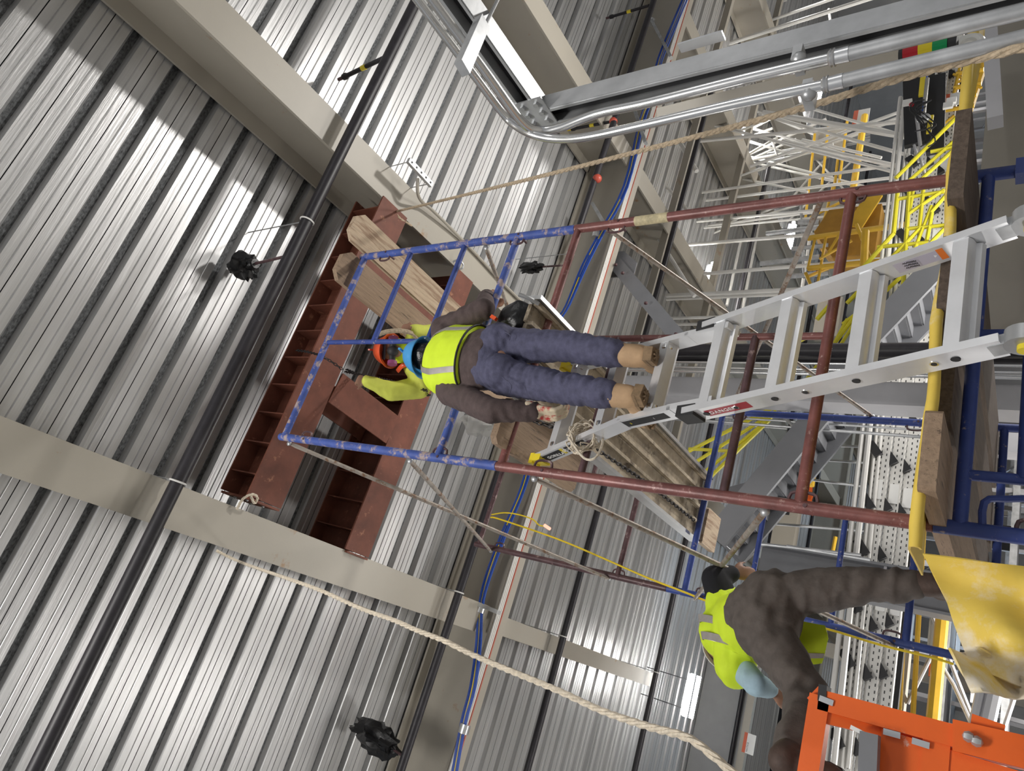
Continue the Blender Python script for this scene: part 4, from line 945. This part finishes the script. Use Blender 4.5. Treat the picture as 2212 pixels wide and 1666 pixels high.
# horizontal (X) amber rails and vertical amber posts
rods('guard_rail','amber guard rails beyond the perforated rails, behind the bent worker','railing',[(1998,560,1935,1666,10.5,.03),(2030,560,1965,1666,10.5,.03),(2075,900,2005,1666,10.5,.075),(1772,890,1750,1050,12,.07),(1720,940,1700,1060,12,.03),(1805,1160,1780,1290,12,.03)],YELO)
rods('guard_rail','amber railings with a curved hook beside the far hopper','railing',[(1745,515,1990,480,10.5,.05),(1745,580,1900,565,10.5,.05),(1740,590,1755,625,10.5,.03),(1762,510,1745,580,10.5,.025),(1785,508,1765,620,10.5,.025),(1790,545,1830,480,10.4,.025),(1770,560,1840,520,10.4,.025),(1870,500,1862,640,9.9,.06),(1740,600,1800,575,10.6,.03),(1850,485,1880,560,10.2,.03),(1800,400,1770,515,12,.03),(1812,330,1800,420,12,.03),(1868,250,1835,460,12,.07),(1790,270,1775,400,12.5,.03),(1830,262,1812,400,12.5,.03),(1760,290,1740,470,12.8,.03),(1750,470,1850,420,12,.03),(1760,500,1870,440,12,.03)],YELO)
rods('guard_rail','amber lattice railing by the black machine at the upper right','railing',[(2065,160,2125,150,9,.035),(2060,190,2120,180,9,.035),(2040,215,2110,205,9,.03),(2035,240,2105,228,9,.03),(2075,140,2060,205,9,.025),(2095,140,2085,200,9,.025),(2065,180,2120,150,9,.02),(2060,160,2120,190,9,.02),(2030,275,2060,250,9,.02),(2125,140,2040,400,9.2,.06)],YELO)
# amber hopper
r=thing('hopper','amber steel hopper chute below the white rods','hopper',PY(1850,540,11))
B().prism([(0,0),(1.1,.0),(1.1,.7),(.5,1.1),(0,.9)],PY(1905,440,11.0),(-1,0,0),(0,0,1),(0,.6,0)).build('hopper_body',mat('amber_plate',(.42,.22,.03),.5,0,3,.2),r,smooth=False)
B().bar(PY(1845,490,10.8),PY(1890,420,10.8),.28,.04,up=(0,-1,0)).build('hopper_chute',YELO,r,smooth=False)
# black lift machine
r=thing('black_machine','black vertical machine with yellow bars and a blue hose beside the stack light','machine',PY(2010,230,8.6))
for (a,b_,w_,m_,n_) in (((1985,170),(1990,310),.42,BLACK,'housing'),((2025,165),(2020,330),.22,BLACK,'housing'),((1994,168),(1990,208),.07,YEL,'yellow_bar'),((2012,250),(2006,288),.06,YEL,'yellow_bar')):
    B().bar(PY(*a,8.6 if m_==BLACK else 8.35),PY(*b_,8.6 if m_==BLACK else 8.35),w_,.08 if m_==BLACK else .03,up=(0,-1,0)).build(n_,m_,r,smooth=False)
B().tube(PY(2003,160,8.3),PY(1993,240,8.3),.012,n=8).build('blue_hose',BLUEC,r)
B().tube(PY(2003,170,8.3),PY(1995,245,8.32),.03,n=8).build('cylinder',CHROME,r); B().ball(PY(1995,256,8.3),.08,.06,.09).build('motor',GALV,r)
rr=random.Random(5)
for j in range(6):
    a=PY(1975+rr.random()*40,215+rr.random()*20,8.25); b_=PY(1965+rr.random()*50,270+rr.random()*50,8.25)
    B().path(smooth_pts([a,lerp(a,b_,.4)+V((rr.random()*.2,0,.15)),lerp(a,b_,.7)+V((-.1,0,-.1)),b_],4),.009,5).build('cable',BLACK,r)
for p in ((1960,222),(2055,218),(2048,228)): B().box(PY(*p,8.4),(.05,0,0),(0,.02,0),(0,0,.06)).build('control_tag',SIGNW,r,smooth=False)
B().ball(PY(1969,226,8.35),.035).build('red_button',RED,r)
rods('grey_hoses','pair of grey flexible hoses dropping beside the black machine','hose',[(1980,250,1990,330,8.5,.025),(1985,330,2000,390,8.5,.02),(1968,290,1985,350,8.6,.02)],GREYL)
# bright yellow stair guard rails
SY=8.3
rods('stair_railing','bright yellow stair railing bending down behind the plank end','railing',[
 (2088,232,1935,385,SY,.028),(2078,290,1962,392,SY,.026),(2075,310,1985,392,SY,.026),(2010,328,2075,315,SY,.026),
 (1940,405,1930,505,SY,.03),(1930,505,1765,690,SY,.03),(1965,405,1948,660,SY,.028),(1995,405,1986,495,SY,.026),(1986,495,1830,655,SY,.028),
 (2012,445,1975,540,SY,.024),(2045,420,2010,460,SY,.026),(2013,460,2002,520,SY,.026),(2048,460,2044,490,SY,.026),(2044,490,2010,525,SY,.026),
 (1940,430,2040,414,SY,.026),(1955,495,2058,485,SY,.026),(1895,534,2005,524,SY,.026),(2040,410,1962,462,SY,.026),(1955,540,1860,640,SY,.026),(1975,400,1965,460,SY,.02)],YELR)
rods('stair_railing','bright yellow stair railing seen between the ladder rungs','railing',[(1865,660,1720,850,SY+.4,.028),(1830,690,1745,850,SY+.4,.026),(1960,585,1880,660,SY+.4,.028),(1845,700,1780,800,SY+.4,.024),(1800,740,1730,850,SY+.4,.026),(1765,720,1720,740,SY+.4,.024),(1900,640,1820,700,SY+.4,.024)],YELR)
rods('stair_railing','bright yellow stair railing between the stage plank and the lower stair flight','railing',[(1700,865,1488,975,SY+.8,.028),(1690,880,1500,1000,SY+.8,.026),(1680,890,1510,1030,SY+.8,.026),(1665,905,1530,1035,SY+.8,.028),(1488,970,1585,975,SY+.8,.026),(1600,880,1590,930,SY+.8,.022),(1620,905,1660,905,SY+.8,.024)],YELR)
# stairs
def stairs(label,A,Bp,y0,y1,n,wd=.30):
    r=thing('staircase',label,'stairs',(Bp.x,y0,min(A.z,Bp.z)))
    for Y in (y0,y1): B().bar(V((A.x,Y,A.z)),V((Bp.x,Y,Bp.z)),.05,wd,up=(0,0,1)).build('stringer',GREYP if Y==y1 else GREYS,r,smooth=False)
    for k in range(n):
        p=A.lerp(Bp,(k+.5)/n); dx=(Bp.x-A.x)/n; dz=(Bp.z-A.z)/n
        B().abox(p.x-abs(dx)/2,p.x+abs(dx)/2,y0+.02,y1-.02,p.z-.02,p.z+.0).build('tread',GREYP,r,smooth=False)
        B().abox(p.x+abs(dx)/2-.01,p.x+abs(dx)/2+.01,y0+.02,y1-.02,p.z-abs(dz),p.z-.01).build('riser',GREYP,r,smooth=False)
    return r
GREYS=mat('grey_stringer',(.22,.225,.24),.45,0,3,.06)
stairs('grey steel staircase seen from below behind the ladder, rising to the left',PY(2075,520,7.95),PY(1750,860,7.95),7.95,8.72,12)
stairs('grey steel staircase seen from below under the stage plank, upper flight',PY(1810,845,8.0),PY(1545,1165,8.0),8.0,8.74,12)
r=thing('stair_landing','grey landing frame where the stair meets the dark steel column','landing',PY(1600,1150,9))
B().bar(PY(1560,1130,8.8),PY(1625,1200,8.8),.4,.06,up=(0,-1,0)).build('landing_beam',GREYS,r,smooth=False); B().bar(PY(1590,1050,9.1),PY(1620,1175,9.1),.30,.06,up=(0,-1,0)).build('landing_plate',GREYP,r,smooth=False)
def risers(name,label,cat,l,m):
    c=PY(l[0][0],l[0][1],l[0][2]); r=thing(name,label,cat,(c.x,c.y,-1.6))
    for (px,py,Y,rr_) in l:
        c=PY(px,py,Y); B().tube((c.x,Y,-1.597),(c.x,Y,5.42),rr_,n=12).build('riser',m,r)
# grey columns and pipes
B().abox(3.55,3.83,7.6,7.9,-1.597,5.46).build('grey_column',GREYL,label='light grey square column behind the ladder boots',cat='column',smooth=False)
r=thing('steel_column','dark grey I-shaped steel column left of the bent worker','column',(1.75,8.6,-1.6))
B().abox(1.60,1.63,8.5,8.8,-1.597,2.75).build('flange',GREYP,r,smooth=False); B().abox(2.0,2.03,8.5,8.8,-1.597,2.75).build('flange',GREYP,r,smooth=False); B().abox(1.63,2.0,8.64,8.66,-1.597,2.75).build('web',GREYP,r,smooth=False); B().abox(1.62,2.01,8.52,8.78,1.35,1.38).build('stiffener',GREYL,r,smooth=False)
risers('riser_pipes','two thick black pipes rising beside the grey column','pipe',[(1800,757,7.5,.085),(1800,774,7.7,.07)],BLACKP)
risers('riser_conduits','four thin silver conduits rising between black pipes and grey column','conduit',[(1800,786,7.5,.016),(1800,799,7.5,.016),(1800,809,7.5,.02),(1800,804,7.6,.012)],CHROME)
rods('cross_conduits','thin silver conduits running level below the ladder lock','conduit',[(1440,903,2000,945,8.2,.02),(1460,895,2000,930,8.3,.014),(1700,1180,1880,1210,8.3,.02),(1640,1175,1860,1200,8.3,.02),(1650,1130,1900,1150,9.5,.02),(1630,1100,1900,1110,9.5,.02),(1700,960,1860,965,9.5,.02),(1720,990,1870,1000,9.5,.02),(1700,1030,1860,1050,9.5,.02),(1670,875,1740,950,8,.02),(1450,905,1700,925,10,.025),(1460,880,1700,890,10,.02)],GALV)
rods('grey_truss','grey lattice truss beyond the perforated rails at lower right','truss',[(1900,1545,2212,1600,10.8,.05),(1900,1575,2212,1640,10.8,.03),(2060,1480,2110,1590,10.8,.025),(2010,1400,2060,1480,10.8,.025),(1895,1380,1960,1520,10.6,.025),(1960,1520,2020,1400,10.6,.025),(2120,1500,2160,1600,10.8,.025),(2160,1600,2200,1480,10.8,.025),(1980,1290,2060,1310,10.4,.03),(2010,1320,2100,1550,11,.025),(2150,1350,2080,1666,10.3,.05),(2180,1350,2110,1666,10.3,.08)],GREYL)
# orange machine and cream cabinets far away
r=thing('orange_trolley','small orange steel trolley frame far behind the staircase','trolley',PY(1720,1050,13))
for (a,b_) in (((1690,1010),(1710,1080)),((1705,1020),(1760,1035)),((1700,1060),(1755,1075)),((1750,1005),(1745,1100)),((1690,1010),(1712,1030)),((1735,1080),(1760,1110))): B().bar(PY(*a,13),PY(*b_,13),.12,.05,up=(0,-1,0)).build('frame_bar',ORANGE,r,smooth=False)
B().box(PY(1712,1052,12.9),(.14,0,0),(0,.01,0),(0,0,.1)).build('notice',SIGNW,r,smooth=False)
def cabinet(label,px,py,Y,wx,wz,m=None,sign=True):
    c=PY(px,py,Y); r=thing('wall_cabinet',label,'cabinet',c-V((0,0,wz))); cb=B().box(c,(wx,0,0),(0,.12,0),(0,0,wz)).build('cabinet_box',m or CREAM,r,smooth=False)
    if sign: B().box(c+V((wx*.3,-.13,0)),(.03,0,0),(0,.005,0),(0,0,.05)).build('latch',BLACK,cb,smooth=False)
cabinet('cream cabinet behind the amber rails below the yellow vest flap',1920,1465,11,.5,.22)
cabinet('cream cabinet between perforated rails and the plank end',1985,900,11.5,.45,.28)
cabinet('cream cabinet near the amber railing below the strut',1790,310,13,.35,.35)
cabinet('cream cabinet behind the upper amber railing',1800,480,14.2,.6,.3)
cabinet('cream cabinet seen between two rungs of the ladder',1790,690,13.8,.5,.25)
cabinet('cream cabinet seen low past the yellow stair railing',2000,450,11.5,.4,.2)
cabinet('cream cabinet with sign near the blue rear frame',1700,1130,13,.5,.2)
def sign(label,px,py,Y,w_,h_,lines=()):
    c=PY(px,py,Y); r=thing('safety_sign',label,'sign',c-V((0,0,h_)))
    B().box(c,(w_,0,0),(0,.006,0),(0,0,h_)).build('sign_board',SIGNW,r,smooth=False)
    B().box(c+V((0,-.008,h_*.72)),(w_,0,0),(0,.002,0),(0,0,h_*.28)).build('sign_band',SIGNR,r,smooth=False)
    for i,s_ in enumerate(lines): text(s_,h_*.42,c+V((-w_*.85,-.009,h_*.05-i*h_*.45)),(1,0,0),(0,0,1),BLACK,r)
sign('white sign with red band on amber rail, low behind the boot',1912,1370,10.3,.17,.13,('DANGER',))
sign('white sign with red band at the bottom between wall trim and trouser leg',1618,1607,17.43,.21,.13,('NOTICE',))
sign('white sign with red band behind the blue rear crossbar',1900,1075,10.6,.2,.12,('CAUTION',))
sign('white sign with red band near the stack light',2058,215,8.9,.12,.09)
sign('white sign with red band beyond the tan rope',1860,252,12,.2,.16)
# wall header beyond the last deck bay, door frame
B().abox(-14,1.9,17.6,17.8,5.25,6.4).build('wall_front',SIDING,smooth=False,kind='structure')
B().abox(-14,2.2,17.45,17.62,5.12,5.28).build('trim_1',CREAM,smooth=False,kind='structure')
B().abox(1.85,2.15,17.45,17.7,-1.6,6.4).build('trim_2',CREAM,smooth=False,kind='structure')
# racks
def rack(label,Y,x0,x1,z1,amber,dz=.75,dx=1.35):
    r=thing('storage_rack',label,'rack',(x0,Y,-1.6)); n=int((x1-x0)/dx)
    for k in range(n+1):
        x=x0+k*dx
        for yy in (Y,Y+.9): B().abox(x-.035,x+.035,yy-.035,yy+.035,-1.597,z1).build('upright',GREYL,r,smooth=False)
        for j in range(int((z1+1.6)/.9)):
            B().bar((x,Y,-1.5+j*.9),(x,Y+.9,-1.1+j*.9),.03,.03).build('lattice',GREYL,r,smooth=False)
    z=-1.2; j=0
    while z<z1:
        B().abox(x0,x1,Y-.05,Y-.01,z,z+.09).build('shelf_beam',YELO if (j%3==1 and amber) else GALVD,r,smooth=False)
        B().abox(x0,x1,Y,Y+.85,z,z+.02).build('shelf_deck',BLACK if j%2 else GREYP,r,smooth=False)
        z+=dz; j+=1
    return r
rack('long storage rack nearest beyond the conveyor rails',12.5,-5,14,1.9,True)
rack('second storage rack across the hall',15.5,-5,17,2.9,True,.8,1.6)
rack('third storage rack across the hall',19.5,-6,20,3.6,False,.9,1.8)
rr=random.Random(11)
bx=None
for i in range(90):
    Y=[12.6,15.6,19.6][i%3]; dz=[.75,.8,.9][i%3]; lv=rr.randint(0,[3,4,5][i%3]); x=-4.5+rr.random()*17; z=-1.2+lv*dz+.021
    w_=.12+.2*rr.random(); h_=.1+.13*rr.random()
    b=B(); b.abox(x-w_,x+w_,Y,Y+.5,z,z+h_*2); b.abox(x-w_-.01,x+w_+.01,Y-.01,Y+.51,z+h_*2-.03,z+h_*2)
    mi=rr.randint(0,4); cn=['black','dark grey','cream','light grey','orange']; b.build('tote_box',[BLACK,GREYP,CREAM,GREYL,ORANGE][mi],label='small %s tote box on the %s storage rack'%(cn[mi],['nearest far','middle far','furthest'][i%3]),cat='box',group='%s tote boxes on the %s rack'%(cn[mi],['nearest far','middle far','furthest'][i%3]),smooth=False)
# grey machine frame on the floor level at the far right bottom
cabinet('dark machine housing low at the right beyond the tarp',2150,850,9.5,.5,.3,BLACK,False)
cabinet('pale junction box between dark frames at the lower right',2195,965,9,.12,.12,GREYL,False)
# strip lights with tubes
GLOW=mat('led_tube',(1,.98,.95),.4,emit=60)
def strip(label,c,L,dy,n=2):
    r=thing('strip_light',label,'light',c); c=V(c)
    B().abox(c.x-L/2,c.x+L/2,c.y-.03,c.y+.03,c.z+.10,c.z+.16).build('housing',GREYP,r,smooth=False)
    for k in range(n):
        y=c.y+(k-(n-1)/2)*dy*1.1; B().tube((c.x-L/2,y,c.z),(c.x+L/2,y,c.z),.045,n=10).build('tube',GLOW,r)
    for x in (c.x-L/3,c.x+L/3): B().tube((x,c.y,c.z+.1),(x,c.y,6.4),.01,n=5).build('wire',BLACK,r)
strip('bright twin-tube strip light above the bent worker',(.12,14.25,5.35),.8,.30)
for (px,py,l) in ((1535,605,'glaring strip light between far roof beams beside the ladder lock'),(1614,292,'glaring strip light just under the tan rope'),(1711,508,'glaring strip light beyond the low pipe brace'),(1771,200,'small glaring strip light below the conduit coupling')):
    c=PZ(px,py,5.85); strip(l,c,.8,.12,2)
# ---------------- lift everything so the floor is z=0 ----------------
for o in list(S.objects):
    if o.parent is None and o.type in('MESH','EMPTY','CURVE'): o.location.z+=EYE
